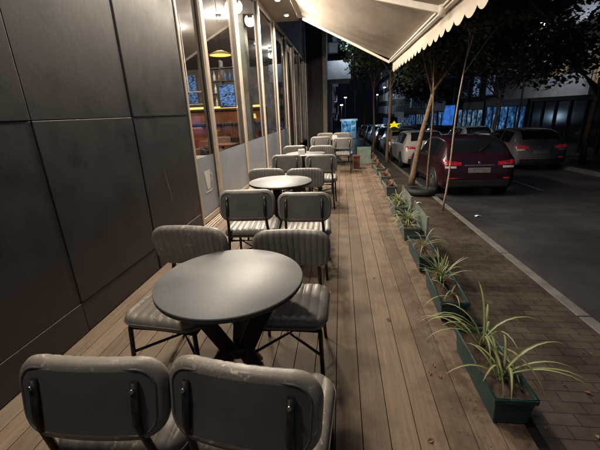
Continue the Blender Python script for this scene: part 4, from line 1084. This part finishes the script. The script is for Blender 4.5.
# second block further down
def block(name, x0, x1, y0, y1, h, face, lab, m, floors, bays, seed, shops):
    rnd = random.Random(seed); zb = zwalk(y0)-.6
    e = empty(name, (face, y0, 0), 0, lab, 'building'); o2 = Vector((face,y0,0))
    def bp(b, nm, mm, par=e, **kw): b.v = [p-o2 for p in b.v]; return b.build(nm, mm, par, **kw)
    b = MB(); b.box(x0, x1, y0, y1, zb-3, h); bp(b, 'wall', m)
    s = -1 if face == x0 else 1
    bl = (y1-y0)/bays
    for f_ in range(floors):
        z = 3.3+f_*3.0 + zwalk((y0+y1)/2)
        for k in range(bays):
            ya = y0+bl*k+bl*.25; yb = ya+bl*.5
            r_ = rnd.random(); mm = M['win_dark'] if r_ < .72 else (M['win_cool'] if r_ < .86 else M['win_warm'])
            fx = face+s*.004
            b = MB()
            for (a0,a1,z0,z1) in ((ya-.08,yb+.08,z-.08,z),(ya-.08,yb+.08,z+1.6,z+1.68),(ya-.08,ya,z+.001,z+1.599),(yb,yb+.08,z+.001,z+1.599),((ya+yb)/2-.03,(ya+yb)/2+.03,z+.001,z+1.599)): b.box(min(fx,fx+s*.07),max(fx,fx+s*.07),a0,a1,z0,z1)
            wf = bp(b, 'window', M['balc'])
            b = MB(); b.box(min(fx,fx+s*.03),max(fx,fx+s*.03),ya,yb,z,z+1.6); bp(b, 'pane', mm, wf)
        b = MB(); b.box(min(face,face+s*.9),max(face,face+s*.9),y0+bl*.1,y0+bl*(1.9 if f_ % 2 else 2.9),z-.45,z-.3); b.box(min(face+s*.86,face+s*.9),max(face+s*.86,face+s*.9),y0+bl*.1,y0+bl*(1.9 if f_ % 2 else 2.9),z-.299,z+.5); bp(b, 'balcony', M['balc'])
    for k, mm in enumerate(shops):
        L = (y1-y0)/len(shops); ya = y0+L*k+.3; yb = ya+L-.6; zg = zwalk((ya+yb)/2)
        fx = face+s*.004
        b = MB(); b.box(min(fx,fx+s*.12),max(fx,fx+s*.12),ya-.15,yb+.15,zg+2.45,zg+3.05); nn = int(L//1.3)
        for q_ in range(nn+1): yy = ya+(yb-ya)*q_/nn; b.box(min(fx,fx+s*.1),max(fx,fx+s*.1),yy-.05,yy+.05,zg,zg+2.449)
        sf = bp(b, 'shopfront', M['trim'])
        b = MB(); b.box(min(fx,fx+s*.03),max(fx,fx+s*.03),ya,yb,zg+.45,zg+2.4); bp(b, 'display', mm or M['win_dark'], sf)
    return e
SB, SW, ND = M['shop_blue'], M['shop_white'], None
block('apartment_block', 11.2, 22, -2, 16, 12, 11.2, 'dark apartment block across the road opposite the dark red car', M['wall_far'], 3, 6, 1, [ND, ND, ND])
block('apartment_block', 11.2, 22, 16.3, 36, 15, 11.2, 'dark apartment block across the road behind the blue banner', M['wall_far2'], 4, 7, 2, [ND, SB, SW])
block('apartment_block', 11.0, 22, 36.3, 60, 14, 11.0, 'distant apartment block across the road with blue lit shops', M['wall_far'], 4, 8, 3, [SB, SB, SW, SB])
block('apartment_block', 11.2, 22, 60.3, 110, 16, 11.2, 'farthest apartment block across the road', M['wall_far2'], 4, 14, 4, [SW, ND, SB, ND])
block('apartment_block', -12, -1.2, 36, 58, 15, -1.2, 'dark block on our side beyond the neighbouring balcony', M['wall_far2'], 4, 7, 5, [SW, ND, SB])
block('apartment_block', -12, -1.6, 58.3, 110, 15, -1.6, 'last dark block on our side at the end of the street', M['wall_far'], 4, 12, 6, [ND, SW, ND])
block('apartment_block', -8, 24, 150, 165, 18, -8, 'dim block closing the far end of the street', M['wall_far'], 2, 4, 7, [ND])
# blue banner and kiosk
KG = shop_mat('kiosk_glow', (.03,.12,.25), (.14,.38,.62), (.6,.8,.95), .8, (1.5,1.5,1.5))
e = empty('advert_banner', (7.45, 26.5, zwalk(26.5)), 0, 'tall glowing blue advertising banner across the road', 'banner')
e.location.x = 8.35; e.location.y = 29.5; e.location.z = zwalk(29.5)
b = MB(); b.add([(-.42,-.06,.55),(.42,-.06,.55),(.56,-.06,2.75),(-.14,-.06,2.75),(-.42,.06,.55),(.42,.06,.55),(.56,.06,2.75),(-.14,.06,2.75)], [(0,1,2,3),(7,6,5,4),(0,4,5,1),(1,5,6,2),(2,6,7,3),(3,7,4,0)]); b.build('panel', emit('banner_blue', (.05,.22,.80), .9, .75, 2.4), e)
b = MB(); b.box(-.36,.36,-.075,-.062,.62,1.15); b.build('lower_panel', emit('banner_pale', (.5,.75,1.), 1.1, .5, 3), e)
b = MB(); b.box(-.05,.05,-.05,.05,0,.548); b.build('post', M['trim'], e)
k = empty('kiosk', (.85, 40, zwalk(40)), 0, 'small kiosk glowing pale blue at the far end of the pavement', 'kiosk')
b = MB(); b.box(-.8,.8,0,2,0,.7); b.build('base', M['balc'], k)
b = MB(); b.box(-.78,.78,.02,1.98,.701,1.9); b.build('window', KG, k)
b = MB(); b.box(-.95,.95,-.5,2.2,1.901,2.1); b.build('roof', M['balc'], k)
for s in (-1,1):
    b = MB(); b.box(s*.78-.03,s*.78+.03,-.02,.018,.7,1.9); b.build('post', M['balc'], k)
point('kiosk_light', (.85, 38.5, zwalk(40)+1.6), 60, (.5,.75,1.), .3)

# ------------------------------------------------------------------ street lamps
lamp_m = emit('street_lamp_glow', (.86,.93,1.), 45)
l0 = None
for i, (x, y, hgt, lab, e_) in enumerate(((.08,60,4.5,'distant lit street lamp low above the kiosk',250),(8.7,76,8.2,'taller lit street lamp far down across the road',500),(8.7,90,7.8,'lower lit street lamp far down across the road',500),(8.6,18.5,5.6,'lit street lamp across the road behind the dark red car',110),(.75,63,5.8,'faint lit street lamp a little above the low one by the kiosk',120))):
    if l0 is None:
        l0 = empty('street_lamp'); 
        b = MB(); b.tube([(0,0,0),(0,0,.5),(0,0,1.0)], [.06,.045,.035], 10); b.build('pole', M['trim'], l0)
        b = MB(); b.tube([(0,0,0),(0,-.3,.12),(0,-.7,.14)], .03, 8); b.build('arm', M['trim'], l0)
        b = MB(); b.box(-.22,.22,-1.05,-.55,.09,.17); hd = b.build('head', M['trim'], l0, bevel=.02)
        b = MB(); b.lathe([(.001,-.05),(.14,-.03),(.20,.03),(.21,.085)], 16, 0, Matrix.Translation((0,-.8,0))); b.build('lens', lamp_m, hd); o = l0
    else: o = copy_tree(l0)
    o.location = (x, y, zwalk(y) if x < 2.2 or x > 8 else zwalk(y)); tag(o, lab, 'street lamp', 'street lamps')
    for ch in o.children:
        if ch.name.startswith('pole'): ch.scale = (1,1,hgt)
        else: ch.location = (0,0,hgt-.05)
    if x > 2.3 and x < 8: o.location.x = 2.24
    point('street_lamp_light', (o.location.x, y-.8, zwalk(y)+hgt-.15), e_*.6, (.8,.9,1.), .15)

# ------------------------------------------------------------------ render settings
sc.view_settings.view_transform = 'Standard'; sc.view_settings.look = 'None'; sc.view_settings.exposure = 0
sc.render.engine = 'CYCLES'
cy = sc.cycles
cy.use_denoising = True
try: cy.denoiser = 'OPENIMAGEDENOISE'
except Exception: pass
cy.max_bounces = 8; cy.diffuse_bounces = 4; cy.glossy_bounces = 4; cy.transparent_max_bounces = 12; cy.transmission_bounces = 6
cy.sample_clamp_indirect = 6; cy.caustics_reflective = False; cy.caustics_refractive = False
cy.use_light_tree = True
